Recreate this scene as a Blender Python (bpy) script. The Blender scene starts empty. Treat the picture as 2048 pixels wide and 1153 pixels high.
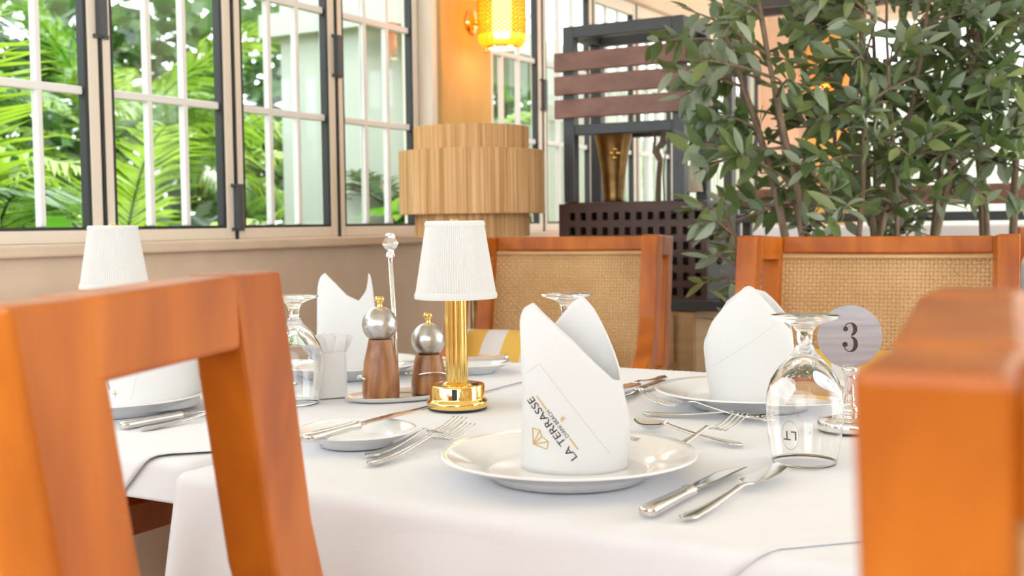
import bpy, bmesh, math, random
from mathutils import Vector, Matrix, Quaternion

random.seed(7)
R = math.radians
SC = bpy.context.scene
COL = SC.collection

# ------------------------------------------------------------------ camera, light, exposure
cam_d = bpy.data.cameras.new('camera')
cam = bpy.data.objects.new('camera', cam_d)
COL.objects.link(cam)
cam_d.sensor_width = 36.0
cam_d.lens = 40.43
cam_d.clip_start = 0.02
cam_d.clip_end = 200
cam.matrix_world = (Matrix.Translation((0, 0, 1.045))
                    @ Matrix.Rotation(R(90 - 3.26), 4, 'X') @ Matrix.Rotation(R(-0.7), 4, 'Z'))
cam_d.dof.use_dof = True
cam_d.dof.focus_distance = 1.62
cam_d.dof.aperture_fstop = 7.0
SC.camera = cam

world = bpy.data.worlds.new('bright hazy sky')
SC.world = world
world.use_nodes = True
bg = world.node_tree.nodes['Background']
bg.inputs['Color'].default_value = (0.89, 0.945, 1.0, 1)
bg.inputs['Strength'].default_value = 1.0

sun_d = bpy.data.lights.new('sun', 'SUN')
sun = bpy.data.objects.new('sun', sun_d)
COL.objects.link(sun)
sun_d.energy = 3.0
sun_d.angle = R(1.5)
sun_d.color = (1.0, 0.95, 0.86)
sun.rotation_euler = Vector((-0.36, -0.62, -0.95)).to_track_quat('-Z', 'Y').to_euler()

SC.view_settings.view_transform = 'Standard'
SC.view_settings.look = 'None'
SC.view_settings.gamma = 1.0
SC.view_settings.use_curve_mapping = False
SC.view_settings.exposure = 2.30

# ------------------------------------------------------------------ materials
def mat(name, col, rough=0.5, metal=0.0, **kw):
    m = bpy.data.materials.new(name)
    m.use_nodes = True
    b = m.node_tree.nodes['Principled BSDF']
    b.inputs['Base Color'].default_value = (*col, 1)
    b.inputs['Roughness'].default_value = rough
    b.inputs['Metallic'].default_value = metal
    for k, v in kw.items():
        b.inputs[k.replace('_', ' ')].default_value = v
    return m

def add_noise(m, c1, c2, scale=(5, 5, 5), detail=4, bump=0.0, nscale=1.0, coord='Object', rough_var=None, dist=0.0):
    nt = m.node_tree
    b = nt.nodes['Principled BSDF']
    tc = nt.nodes.new('ShaderNodeTexCoord')
    mp = nt.nodes.new('ShaderNodeMapping')
    mp.inputs['Scale'].default_value = scale
    nz = nt.nodes.new('ShaderNodeTexNoise')
    nz.inputs['Scale'].default_value = nscale
    nz.inputs['Detail'].default_value = detail
    nz.inputs['Distortion'].default_value = dist
    cr = nt.nodes.new('ShaderNodeValToRGB')
    cr.color_ramp.elements[0].position = 0.3
    cr.color_ramp.elements[1].position = 0.7
    cr.color_ramp.elements[0].color = (*c1, 1)
    cr.color_ramp.elements[1].color = (*c2, 1)
    nt.links.new(tc.outputs[coord], mp.inputs['Vector'])
    nt.links.new(mp.outputs['Vector'], nz.inputs['Vector'])
    nt.links.new(nz.outputs['Fac'], cr.inputs['Fac'])
    nt.links.new(cr.outputs['Color'], b.inputs['Base Color'])
    if bump:
        bp = nt.nodes.new('ShaderNodeBump')
        bp.inputs['Strength'].default_value = bump
        bp.inputs['Distance'].default_value = 0.002
        nt.links.new(nz.outputs['Fac'], bp.inputs['Height'])
        nt.links.new(bp.outputs['Normal'], b.inputs['Normal'])
    return m

def leaf_mat(name, c1, c2, transl=0.45, rough=0.45, spec=0.5, tcol=None):
    m = bpy.data.materials.new(name)
    m.use_nodes = True
    nt = m.node_tree
    b = nt.nodes['Principled BSDF']
    out = nt.nodes['Material Output']
    b.inputs['Roughness'].default_value = rough
    b.inputs['Specular IOR Level'].default_value = spec
    tc = nt.nodes.new('ShaderNodeTexCoord')
    oi = nt.nodes.new('ShaderNodeObjectInfo')
    nz = nt.nodes.new('ShaderNodeTexNoise')
    nz.inputs['Scale'].default_value = 3.0
    ad = nt.nodes.new('ShaderNodeMath'); ad.operation = 'ADD'
    ml = nt.nodes.new('ShaderNodeMath'); ml.operation = 'MULTIPLY'; ml.inputs[1].default_value = 0.5
    cr = nt.nodes.new('ShaderNodeValToRGB')
    cr.color_ramp.elements[0].position = 0.3
    cr.color_ramp.elements[1].position = 0.75
    cr.color_ramp.elements[0].color = (*c1, 1)
    cr.color_ramp.elements[1].color = (*c2, 1)
    nt.links.new(tc.outputs['Object'], nz.inputs['Vector'])
    nt.links.new(nz.outputs['Fac'], ad.inputs[0])
    nt.links.new(oi.outputs['Random'], ad.inputs[1])
    nt.links.new(ad.outputs[0], ml.inputs[0])
    nt.links.new(ml.outputs[0], cr.inputs['Fac'])
    nt.links.new(cr.outputs['Color'], b.inputs['Base Color'])
    tr = nt.nodes.new('ShaderNodeBsdfTranslucent')
    nt.links.new(cr.outputs['Color'], tr.inputs['Color'])
    mx = nt.nodes.new('ShaderNodeMixShader')
    mx.inputs['Fac'].default_value = transl
    nt.links.new(b.outputs[0], mx.inputs[1])
    nt.links.new(tr.outputs[0], mx.inputs[2])
    nt.links.new(mx.outputs[0], out.inputs['Surface'])
    return m

def pane_mat(name):
    m = bpy.data.materials.new(name)
    m.use_nodes = True
    nt = m.node_tree
    nt.nodes.remove(nt.nodes['Principled BSDF'])
    out = nt.nodes['Material Output']
    t = nt.nodes.new('ShaderNodeBsdfTransparent')
    t.inputs['Color'].default_value = (0.965, 0.985, 0.975, 1)
    g = nt.nodes.new('ShaderNodeBsdfGlossy')
    g.inputs['Roughness'].default_value = 0.02
    lw = nt.nodes.new('ShaderNodeLayerWeight')
    lw.inputs['Blend'].default_value = 0.5
    pw = nt.nodes.new('ShaderNodeMath'); pw.operation = 'POWER'; pw.inputs[1].default_value = 5.0
    f = nt.nodes.new('ShaderNodeMath'); f.operation = 'MULTIPLY_ADD'; f.inputs[1].default_value = 0.35; f.inputs[2].default_value = 0.03
    nt.links.new(lw.outputs['Facing'], pw.inputs[0])
    nt.links.new(pw.outputs[0], f.inputs[0])
    mx = nt.nodes.new('ShaderNodeMixShader')
    nt.links.new(f.outputs[0], mx.inputs['Fac'])
    nt.links.new(t.outputs[0], mx.inputs[1])
    nt.links.new(g.outputs[0], mx.inputs[2])
    nt.links.new(mx.outputs[0], out.inputs['Surface'])
    return m

def emit_mat(name, col, strength):
    m = bpy.data.materials.new(name)
    m.use_nodes = True
    nt = m.node_tree
    b = nt.nodes['Principled BSDF']
    b.inputs['Base Color'].default_value = (*col, 1)
    b.inputs['Emission Color'].default_value = (*col, 1)
    b.inputs['Emission Strength'].default_value = strength
    return m

M = {}
M['wood'] = add_noise(mat('orange teak wood', (0.5, 0.2, 0.05), 0.36, Specular_IOR_Level=0.35),
                      (0.34, 0.074, 0.004), (0.60, 0.165, 0.010), (9, 9, 2.2), 5, 0.12, 1.6, dist=0.6)
M['cane'] = add_noise(mat('woven cane', (0.7, 0.46, 0.23), 0.5), (0.60, 0.34, 0.13), (0.76, 0.48, 0.21), (6, 6, 6), 3)
M['cloth'] = add_noise(mat('white cotton tablecloth', (0.85, 0.85, 0.87), 0.85, Sheen_Weight=0.15),
                       (0.80, 0.80, 0.835), (0.83, 0.83, 0.86), (3, 3, 3), 3, 0.05, 4)
M['napkin'] = leaf_mat('white linen napkin', (0.87, 0.87, 0.865), (0.89, 0.89, 0.885), 0.25, 0.8, 0.15)
M['porcelain'] = mat('glazed white porcelain', (0.87, 0.865, 0.85), 0.12, Specular_IOR_Level=0.4)
M['steel'] = mat('polished steel', (0.74, 0.73, 0.71), 0.13, 1.0)
M['chrome'] = mat('chrome', (0.86, 0.85, 0.84), 0.06, 1.0)
M['brushed'] = add_noise(mat('brushed steel', (0.62, 0.61, 0.6), 0.3, 1.0), (0.50, 0.49, 0.48), (0.66, 0.65, 0.64), (40, 40, 2), 3, 0.1, 2)
M['disc'] = add_noise(mat('brushed steel disc', (0.62, 0.62, 0.64), 0.3, 1.0), (0.40, 0.40, 0.43), (0.52, 0.52, 0.55), (3, 60, 60), 3, 0.06, 2)
M['brass'] = mat('polished brass', (0.95, 0.66, 0.22), 0.09, 1.0)
M['oldbrass'] = add_noise(mat('aged brass', (0.5, 0.3, 0.1), 0.3, 1.0), (0.20, 0.11, 0.04), (0.36, 0.23, 0.09), (8, 8, 8), 4, 0.1, 2)
M['walnut'] = add_noise(mat('walnut wood', (0.3, 0.13, 0.06), 0.35), (0.17, 0.055, 0.018), (0.48, 0.225, 0.085), (45, 45, 7), 4, 0.05, 1.0, dist=1.2)
M['shade'] = leaf_mat('pleated white fabric', (0.86, 0.855, 0.84), (0.88, 0.875, 0.86), 0.35, 0.8, 0.1)
M['glass'] = mat('clear wine glass', (1, 1, 1), 0.0, 0.0, Transmission_Weight=1.0, IOR=1.45)
M['pane'] = pane_mat('window pane glass')
M['wall'] = add_noise(mat('beige plaster wall', (0.6, 0.46, 0.33), 0.85), (0.66, 0.52, 0.38), (0.72, 0.57, 0.43), (3, 3, 3), 4, 0.1, 3)
M['pillar'] = add_noise(mat('ochre painted pillar', (0.62, 0.40, 0.16), 0.7), (0.58, 0.33, 0.085), (0.66, 0.40, 0.12), (4, 4, 1.5), 4, 0.05, 2)
M['cream'] = mat('cream aluminium window frame', (0.80, 0.71, 0.59), 0.4)
M['white_bar'] = mat('white painted window bar', (0.80, 0.79, 0.76), 0.45)
M['black'] = mat('black rubber', (0.02, 0.022, 0.022), 0.5)
M['ceiling'] = mat('white ceiling', (0.88, 0.87, 0.84), 0.9)
M['floor'] = add_noise(mat('sandy floor tile', (0.5, 0.42, 0.33), 0.5), (0.55, 0.47, 0.38), (0.64, 0.56, 0.47), (4, 4, 4), 4)
M['raffia'] = add_noise(mat('raffia strands', (0.65, 0.40, 0.18), 0.7), (0.52, 0.26, 0.085), (0.88, 0.57, 0.28), (75, 75, 1.5), 3, 0.2, 1.0)
M['metal_black'] = mat('black powder coated steel', (0.065, 0.072, 0.082), 0.4)
M['slat'] = add_noise(mat('dark red brown wood slat', (0.17, 0.075, 0.055), 0.45), (0.20, 0.095, 0.072), (0.30, 0.155, 0.12), (3, 14, 14), 4, 0.1, 1.5)
M['darkwood'] = add_noise(mat('very dark brown wood', (0.06, 0.03, 0.025), 0.5), (0.060, 0.029, 0.024), (0.105, 0.056, 0.045), (3, 3, 14), 4, 0.1, 1.5)
M['palewood'] = add_noise(mat('pale oak wood', (0.6, 0.4, 0.2), 0.5), (0.50, 0.30, 0.13), (0.66, 0.44, 0.23), (2, 2, 16), 4, 0.1, 1.5)
M['olive_leaf'] = leaf_mat('olive leaf', (0.11, 0.18, 0.055), (0.36, 0.42, 0.17), 0.35, 0.4)
M['olive_leaf2'] = leaf_mat('silvery olive leaf', (0.20, 0.27, 0.17), (0.42, 0.49, 0.35), 0.25, 0.4)
M['bark'] = add_noise(mat('grey brown bark', (0.2, 0.14, 0.09), 0.85), (0.13, 0.09, 0.055), (0.28, 0.205, 0.14), (30, 30, 6), 4, 0.5, 2)
M['olive'] = mat('ripe black olive', (0.02, 0.012, 0.015), 0.25)
M['palm'] = leaf_mat('palm frond green', (0.045, 0.135, 0.009), (0.20, 0.31, 0.023), 0.45, 0.4)
M['palm2'] = leaf_mat('dark palm frond', (0.016, 0.065, 0.010), (0.07, 0.16, 0.018), 0.35, 0.35)
M['broad'] = leaf_mat('broad bright leaf', (0.05, 0.16, 0.012), (0.13, 0.24, 0.02), 0.45, 0.35)
M['lawn'] = add_noise(mat('lawn', (0.15, 0.25, 0.06), 0.9), (0.10, 0.17, 0.04), (0.30, 0.34, 0.12), (2, 2, 2), 4)
M['render_white'] = mat('white rendered wall', (0.80, 0.80, 0.76), 0.85)
M['garden_white'] = mat('weathered pale render', (0.46, 0.49, 0.42), 0.9)
M['thread_black'] = mat('black embroidery thread', (0.03, 0.025, 0.03), 0.7)
M['thread_gold'] = mat('gold embroidery thread', (0.62, 0.38, 0.09), 0.5)
M['stitch'] = mat('drawn thread stitch', (0.70, 0.69, 0.68), 0.9)
M['print_grey'] = mat('grey green plate print', (0.25, 0.30, 0.26), 0.4)
M['print_dark'] = mat('brown digit', (0.045, 0.018, 0.01), 0.5)
M['paper'] = mat('white paper sachet', (0.86, 0.85, 0.86), 0.7)
M['yellow'] = mat('yellow stripe fabric', (0.80, 0.50, 0.10), 0.9)
M['fabric_white'] = mat('white stripe fabric', (0.78, 0.76, 0.74), 0.9)
M['cushion_seat'] = mat('beige seat fabric', (0.62, 0.52, 0.40), 0.9)
def amber_mat():
    m = bpy.data.materials.new('amber cut glass'); m.use_nodes = True
    nt = m.node_tree; nt.nodes.remove(nt.nodes['Principled BSDF']); out = nt.nodes['Material Output']
    a = nt.nodes.new('ShaderNodeBsdfTransparent'); a.inputs['Color'].default_value = (1.0, 0.56, 0.22, 1)
    b = nt.nodes.new('ShaderNodeBsdfTranslucent'); b.inputs['Color'].default_value = (1.0, 0.20, 0.012, 1)
    g = nt.nodes.new('ShaderNodeBsdfGlossy'); g.inputs['Roughness'].default_value = 0.1
    x = nt.nodes.new('ShaderNodeMixShader'); x.inputs['Fac'].default_value = 0.62
    y = nt.nodes.new('ShaderNodeMixShader'); y.inputs['Fac'].default_value = 0.06
    nt.links.new(a.outputs[0], x.inputs[1]); nt.links.new(b.outputs[0], x.inputs[2])
    nt.links.new(x.outputs[0], y.inputs[1]); nt.links.new(g.outputs[0], y.inputs[2])
    nt.links.new(y.outputs[0], out.inputs['Surface'])
    return m
M['amber'] = amber_mat()
M['bulb'] = emit_mat('glowing bulb', (1.0, 0.72, 0.32), 3.0)
M['bulb_tube'] = emit_mat('glowing bulb tube', (1.0, 0.64, 0.27), 8.0)
M['amber_rib'] = leaf_mat('amber glass rib', (0.70, 0.20, 0.02), (0.75, 0.24, 0.025), 0.7, 0.2)

# ------------------------------------------------------------------ mesh helpers
class MB:
    """collects vertices and faces, builds ONE mesh object"""
    def __init__(s):
        s.v, s.f = [], []
    def add(s, vs, fs):
        o = len(s.v)
        s.v += [tuple(p) for p in vs]
        s.f += [tuple(i + o for i in f) for f in fs]
        return s
    def box(s, c, size, mtx=None):
        x, y, z = size[0] / 2, size[1] / 2, size[2] / 2
        vs = [Vector((a, b, d)) for a in (-x, x) for b in (-y, y) for d in (-z, z)]
        if mtx is not None:
            vs = [mtx @ p for p in vs]
        vs = [p + Vector(c) for p in vs]
        return s.add(vs, [(0, 1, 3, 2), (4, 6, 7, 5), (0, 4, 5, 1), (2, 3, 7, 6), (0, 2, 6, 4), (1, 5, 7, 3)])
    def bar(s, p, q, w, h, side=None):
        """square bar from p to q; w along 'side', h across"""
        p, q = Vector(p), Vector(q)
        d = (q - p).normalized()
        sd = Vector(side) if side is not None else (Vector((0, 0, 1)).cross(d) if abs(d.z) < 0.95 else Vector((1, 0, 0)))
        sd = (sd - d * sd.dot(d)).normalized()
        up = d.cross(sd)
        ring = [(-.5, -.5), (.5, -.5), (.5, .5), (-.5, .5)]
        vs = [b + sd * a[0] * w + up * a[1] * h for b in (p, q) for a in ring]
        return s.add(vs, [(3, 2, 1, 0), (4, 5, 6, 7)] + [(i, (i + 1) % 4, 4 + (i + 1) % 4, 4 + i) for i in range(4)])
    def sweep(s, path, w, h, side=(1, 0, 0)):
        n = len(path)
        P = [Vector(p) for p in path]
        rings = []
        for i in range(n):
            d = (P[min(i + 1, n - 1)] - P[max(i - 1, 0)]).normalized()
            sd = Vector(side)
            sd = (sd - d * sd.dot(d)).normalized()
            up = d.cross(sd)
            ww = w[i] if isinstance(w, (list, tuple)) else w
            hh = h[i] if isinstance(h, (list, tuple)) else h
            rings += [P[i] + sd * a * ww / 2 + up * b * hh / 2 for a, b in ((-1, -1), (1, -1), (1, 1), (-1, 1))]
        fs = [(3, 2, 1, 0), tuple(4 * (n - 1) + k for k in range(4))]
        for i in range(n - 1):
            for k in range(4):
                a, b = 4 * i + k, 4 * i + (k + 1) % 4
                fs.append((a, b, b + 4, a + 4))
        return s.add(rings, fs)
    def tube(s, path, rad, n=8):
        P = [Vector(p) for p in path]
        m = len(P)
        vs = []
        ref = Vector((0.31, 0.87, 0.38))
        for i in range(m):
            d = (P[min(i + 1, m - 1)] - P[max(i - 1, 0)]).normalized()
            a = (ref - d * ref.dot(d)).normalized()
            b = d.cross(a)
            r = rad[i] if isinstance(rad, (list, tuple)) else rad
            vs += [P[i] + (a * math.cos(2 * math.pi * k / n) + b * math.sin(2 * math.pi * k / n)) * r for k in range(n)]
        fs = [tuple(range(n - 1, -1, -1)), tuple((m - 1) * n + k for k in range(n))]
        for i in range(m - 1):
            for k in range(n):
                fs.append((i * n + k, i * n + (k + 1) % n, (i + 1) * n + (k + 1) % n, (i + 1) * n + k))
        return s.add(vs, fs)
    def lathe(s, prof, n=48, c=(0, 0, 0), rfun=None):
        """prof: list of (r, z); closes on the axis where r == 0"""
        vs, idx = [], []
        for (r, z) in prof:
            if r < 1e-6:
                idx.append([len(vs)] * n); vs.append((c[0], c[1], c[2] + z))
            else:
                row = []
                for k in range(n):
                    a = 2 * math.pi * k / n
                    rr = r * (rfun(a, z) if rfun else 1)
                    row.append(len(vs)); vs.append((c[0] + rr * math.cos(a), c[1] + rr * math.sin(a), c[2] + z))
                idx.append(row)
        fs = []
        for i in range(len(prof) - 1):
            for k in range(n):
                q = [idx[i][k], idx[i][(k + 1) % n], idx[i + 1][(k + 1) % n], idx[i + 1][k]]
                q2 = []
                for t in q:
                    if t not in q2: q2.append(t)
                if len(q2) > 2: fs.append(tuple(q2))
        return s.add(vs, fs)
    def loft(s, st, n=12, power=2.0):
        """stations (x, half width y, half thickness z, centre z[, centre y]) along x"""
        vs = []
        for q in st:
            x, w, t, zc = q[:4]
            yc = q[4] if len(q) > 4 else 0
            for k in range(n):
                a = 2 * math.pi * k / n
                ca, sa = math.cos(a), math.sin(a)
                e = 2.0 / power
                vs.append((x, yc + w * math.copysign(abs(ca) ** e, ca), zc + t * math.copysign(abs(sa) ** e, sa)))
        m = len(st)
        fs = [tuple(range(n - 1, -1, -1)), tuple((m - 1) * n + k for k in range(n))]
        for i in range(m - 1):
            for k in range(n):
                fs.append((i * n + k, i * n + (k + 1) % n, (i + 1) * n + (k + 1) % n, (i + 1) * n + k))
        return s.add(vs, fs)
    def mesh(s, name, material, smooth=False):
        me = bpy.data.meshes.new(name)
        me.from_pydata(s.v, [], s.f)
        bm = bmesh.new(); bm.from_mesh(me)
        bmesh.ops.recalc_face_normals(bm, faces=bm.faces)
        bm.to_mesh(me); bm.free()
        me.materials.append(material)
        if smooth:
            me.polygons.foreach_set('use_smooth', [True] * len(me.polygons))
        return me
    def build(s, name, material, parent=None, smooth=False, bevel=0, sharp=None):
        o = link(name, s.mesh(name, material, smooth), parent)
        if sharp:
            o.data.set_sharp_from_angle(angle=R(sharp))
        if bevel:
            b = o.modifiers.new('bevel', 'BEVEL'); b.width = bevel; b.segments = 2; b.limit_method = 'ANGLE'; b.angle_limit = R(40)
            b.harden_normals = False
        return o

def link(name, data, parent=None):
    o = bpy.data.objects.new(name, data)
    COL.objects.link(o)
    if parent is not None:
        o.parent = parent
    return o

def tag(o, label=None, cat=None, group=None, kind=None):
    if label: o['label'] = label
    if cat: o['category'] = cat
    if group: o['group'] = group
    if kind: o['kind'] = kind
    return o

def thing(name, label, cat, loc=(0, 0, 0), rz=0.0, group=None):
    o = link(name, None)
    o.empty_display_size = 0.05
    o.location = loc
    o.rotation_euler = (0, 0, rz)
    return tag(o, label, cat, group)

def struct(name, mb, material, parent=None, **k):
    o = mb.build(name, material, parent, **k)
    if parent is None: o['kind'] = 'structure'
    return o

def dup(root, loc, rz, label=None, group=None):
    def cp(o, par):
        c = o.copy(); COL.objects.link(c); c.parent = par
        for ch in o.children: cp(ch, c)
        return c
    r = cp(root, None)
    r.location = loc; r.rotation_euler = (0, 0, rz)
    if label: r['label'] = label
    if group: r['group'] = group
    return r

# ------------------------------------------------------------------ room frame: u runs along the window wall, v away from it
CX, CY = -0.40, 1.39
UX, UY = 0.5, 0.8660254
VX, VY = 0.8660254, -0.5
def W(u, v, z=0.0):
    return Vector((CX + u * UX + v * VX, CY + u * UY + v * VY, z))
UV_ROT = Matrix(((UX, VX, 0), (UY, VY, 0), (0, 0, 1)))      # columns: u, v, up (mirrored frame)
ANG_U = math.atan2(UY, UX)
def ubox(mb, u0, u1, v0, v1, z0, z1):
    P = [W(u, v, z) for u in (u0, u1) for v in (v0, v1) for z in (z0, z1)]
    return mb.add(P, [(0, 1, 3, 2), (4, 6, 7, 5), (0, 4, 5, 1), (2, 3, 7, 6), (0, 2, 6, 4), (1, 5, 7, 3)])

WALL_V = -1.35
END_U = 6.6
SILL = 1.005
WTOP = 2.16
PITCH = 0.487

# ------------------------------------------------------------------ structure
fl = MB(); ubox(fl, -4.0, END_U + .2, WALL_V - .15, 5.0, -0.1, 0.0)
struct('floor', fl, M['floor'])
ce = MB(); ubox(ce, -2.3, END_U + .2, WALL_V - .5, 4.0, 2.75, 2.9)  # out of view; built and sized for its effect on the room light
struct('ceiling', ce, M['ceiling'])
wl = MB()
ubox(wl, -4.0, END_U, WALL_V - .14, WALL_V, 0, SILL - .03)
ubox(wl, -4.0, END_U, WALL_V - .14, WALL_V, WTOP, 2.75)
struct('wall_left', wl, M['wall'])
wr_ = MB(); ubox(wr_, -2.3, 1.0, 3.9, 4.0, 0, 2.75)  # unseen wall added to block light from the right, left open farther back
struct('wall_added_right', wr_, M['wall'])
wf = MB()  # unseen parapet and lintel added behind the camera to cut the daylight from there
ubox(wf, -2.45, -2.3, WALL_V, 4.0, 0, .85)
ubox(wf, -2.45, -2.3, WALL_V, 4.0, 2.3, 2.75)
struct('wall_added_front', wf, M['render_white'])
si = MB(); ubox(si, -4.0, END_U, WALL_V - .16, WALL_V + .035, SILL - .03, SILL)
struct('trim_1', si, M['wall'], bevel=.006)
pl = MB(); ubox(pl, 2.585, 2.945, WALL_V - .14, WALL_V + .03, SILL, WTOP)
struct('trim_2', pl, M['pillar'], bevel=.006)
for i, (a, b) in enumerate(((2.545, 2.587), (2.943, 2.985))):
    t = MB(); ubox(t, a, b, WALL_V - .12, WALL_V + .015, SILL, WTOP)
    struct('trim_%d' % (3 + i), t, M['cream'], bevel=.004)

# casement windows
def window(n, a0, a1):
    root = link('window_%d' % n, None)
    root['kind'] = 'structure'
    vf = WALL_V - .06
    fr = MB()
    w = .034
    ubox(fr, a0, a0 + w, vf - .02, vf + .02, SILL, WTOP)
    ubox(fr, a1 - w, a1, vf - .02, vf + .02, SILL, WTOP)
    ubox(fr, a0 + w, a1 - w, vf - .02, vf + .02, SILL, SILL + .034)
    ubox(fr, a0 + w, a1 - w, vf - .02, vf + .02, WTOP - .06, WTOP)
    fr.build('frame', M['cream'], root, bevel=.003)
    ga = MB()
    ubox(ga, a0 + w, a0 + w + .009, vf - .008, vf + .018, SILL + .034, WTOP - .06)
    ubox(ga, a1 - w - .011, a1 - w, vf - .008, vf + .018, SILL + .034, WTOP - .06)
    ubox(ga, a0 + w, a1 - w, vf - .008, vf + .018, SILL + .034, SILL + .042)
    ubox(ga, a0 - .004, a0 + .004, vf + .018, vf + .024, SILL, WTOP)
    ga.build('gasket', M['black'], root)
    i0, i1, z0, z1 = a0 + w + .009, a1 - w - .011, SILL + .042, WTOP - .06
    ch = (z1 - z0) / 3
    cw = (i1 - i0) / 3
    for k in (1, 2):
        b = MB(); ubox(b, i0 + cw * k - .009, i0 + cw * k + .009, vf - .012, vf + .010, z0, z1)
        b.build('bar', M['white_bar'], root, bevel=.004)
        b = MB(); ubox(b, i0, i1, vf - .013, vf + .011, z0 + ch * k - .011, z0 + ch * k + .011)
        b.build('bar', M['white_bar'], root, bevel=.004)
    for k in range(3):
        for j in range(3):
            b = MB(); ubox(b, i0 + cw * k + .009, i0 + cw * (k + 1) - .009, vf - .006, vf - .003, z0 + ch * j + .011, z0 + ch * (j + 1) - .011)
            b.build('pane', M['pane'], root)
    h = MB()
    hz = SILL + (.535 if n % 2 else .03)
    ubox(h, a0 - .012, a0 + .010, vf + .02, vf + .04, hz, hz + .13)
    ubox(h, a0 - .022, a0 + .022, vf + .02, vf + .03, hz + .125, hz + .135)
    ubox(h, a0 - .022, a0 + .022, vf + .02, vf + .03, hz - .005, hz + .005)
    h.build('bolt_latch', M['metal_black'], root)
    return root
edges = [-0.87 + PITCH * k for k in range(8)]          # last one ends at the pillar
n = 0
for k in range(7):
    n += 1; window(n, edges[k] + .003, edges[k + 1] - .003)
for k in range(7):
    n += 1; window(n, 2.987 + .512 * k, 2.987 + .512 * (k + 1) - .004)

# end wall with tall windows and a pillar
ew = MB()
ubox(ew, END_U, END_U + .15, WALL_V - .14, 5.0, 0, .92)
ubox(ew, END_U, END_U + .15, WALL_V - .14, 5.0, 2.35, 2.75)
ubox(ew, END_U, END_U + .15, WALL_V - .14, -1.09, .92, 2.35)
for v in (.62, 1.95, 3.3):
    ubox(ew, END_U, END_U + .15, v, v + .12, .92, 2.35)
struct('wall_back', ew, M['wall'])
pb = MB(); ubox(pb, END_U - .05, END_U + .12, -1.085, -.80, .921, 2.349)
struct('trim_5', pb, M['pillar'], bevel=.006)
def end_window(n, v0, v1):
    root = link('window_%d' % n, None); root['kind'] = 'structure'
    f = MB()
    for (a, b, c, d) in ((v0, v0 + .05, .92, 2.35), (v1 - .05, v1, .92, 2.35), (v0 + .05, v1 - .05, .92, .97), (v0 + .05, v1 - .05, 2.30, 2.35)):
        ubox(f, END_U + .03, END_U + .09, a, b, c, d)
    f.build('frame', M['cream'], root)
    k = 4
    for i in range(1, k):
        x = v0 + .05 + (v1 - v0 - .1) * i / k
        b = MB(); ubox(b, END_U + .045, END_U + .075, x - .012, x + .012, .97, 2.30); b.build('bar', M['white_bar'], root)
    for z in (1.41, 1.85):
        b = MB(); ubox(b, END_U + .043, END_U + .077, v0 + .05, v1 - .05, z - .012, z + .012); b.build('bar', M['white_bar'], root)
    for i in range(k):
        x = v0 + .05 + (v1 - v0 - .1) * i / k
        x2 = v0 + .05 + (v1 - v0 - .1) * (i + 1) / k
        for z in (.97, 1.41, 1.85):
            b = MB(); ubox(b, END_U + .058, END_U + .062, x + .012, x2 - .012, z + .012, z + .43); b.build('pane', M['pane'], root)
for k, (a, b) in enumerate(((-.80, .62), (.74, 1.95), (2.07, 3.3), (3.42, 5.0))):
    end_window(15 + k, a, b)

# ------------------------------------------------------------------ tables and cloths
TL = 1.12
TZ = 0.744
P2 = .055      # the window side table stands this much farther back
def table(label, v0, v1, beam_v=None, p0=0.0):
    t = thing('dining_table', label, 'table', W(TL / 2, (v0 + v1) / 2, 0), 0, 'dining tables pushed together')
    inv = Matrix.Translation(-t.location)
    def part(name, *b):
        m = MB()
        ubox(m, *b)
        m.v = [tuple(Vector(p) - t.location) for p in m.v]
        return m.build(name, M['wood'], t, bevel=.003)
    part('tabletop', p0 + .004, TL - .004, v0 + .004, v1 - .004, TZ - .034, TZ)
    for u in (p0 + .10, TL - .16):
        for v in (v0 + .10, v1 - .16):
            part('leg', u, u + .06, v, v + .06, 0, TZ - .034)
    part('apron', .12, TL - .12, v0 + .11, v0 + .13, TZ - .10, TZ - .034)
    if p0 == 0: part('apron', .12, TL - .12, v1 - .13, v1 - .11, TZ - .10, TZ - .034)
    vm = beam_v if beam_v is not None else (v0 + v1) / 2
    part('stretcher', p0 + .10, TL - .10, vm - .025, vm + .025, .575, .625)
    return t
table('wooden dining table nearest the camera under the number stand, hidden by white cloth', .004, .90)
table('wooden dining table on the window side with a stretcher beam showing under its cloth', -.95, -.012, -.35, P2)

def drape(p, q, v0, v1, zt, off, fold=None, lo=True, hi=True, p0=0.0):
    """cloth coordinates (along u, along v) to room coordinates, hanging over the table edge"""
    r = .012
    du = p0 - p if p < p0 else (p - TL if p > TL else 0.0)
    su = -1 if p < p0 else 1
    if q > v1 and hi: dv, sv = q - v1, 1
    elif q < v0 and lo: dv, sv = v0 - q, -1
    else: dv, sv = 0.0, 1
    cu, cv = min(max(p, p0), TL), min(max(q, v0), v1)
    d = max(du, dv); m = min(du, dv)
    if d <= 0:
        return W(p, q, zt)
    a = min(d / r, math.pi / 2)
    out = r * math.sin(a) + off
    drop = r * (1 - math.cos(a)) + max(0, d - r * math.pi / 2)
    f = fold(p, q, drop) if fold else 0.0
    out += f
    if du >= dv:
        u = cu + su * out; v = cv + sv * (m * .55)
    else:
        v = cv + sv * out; u = cu + su * (m * .55)
    return W(u, v, zt - drop)

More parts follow.
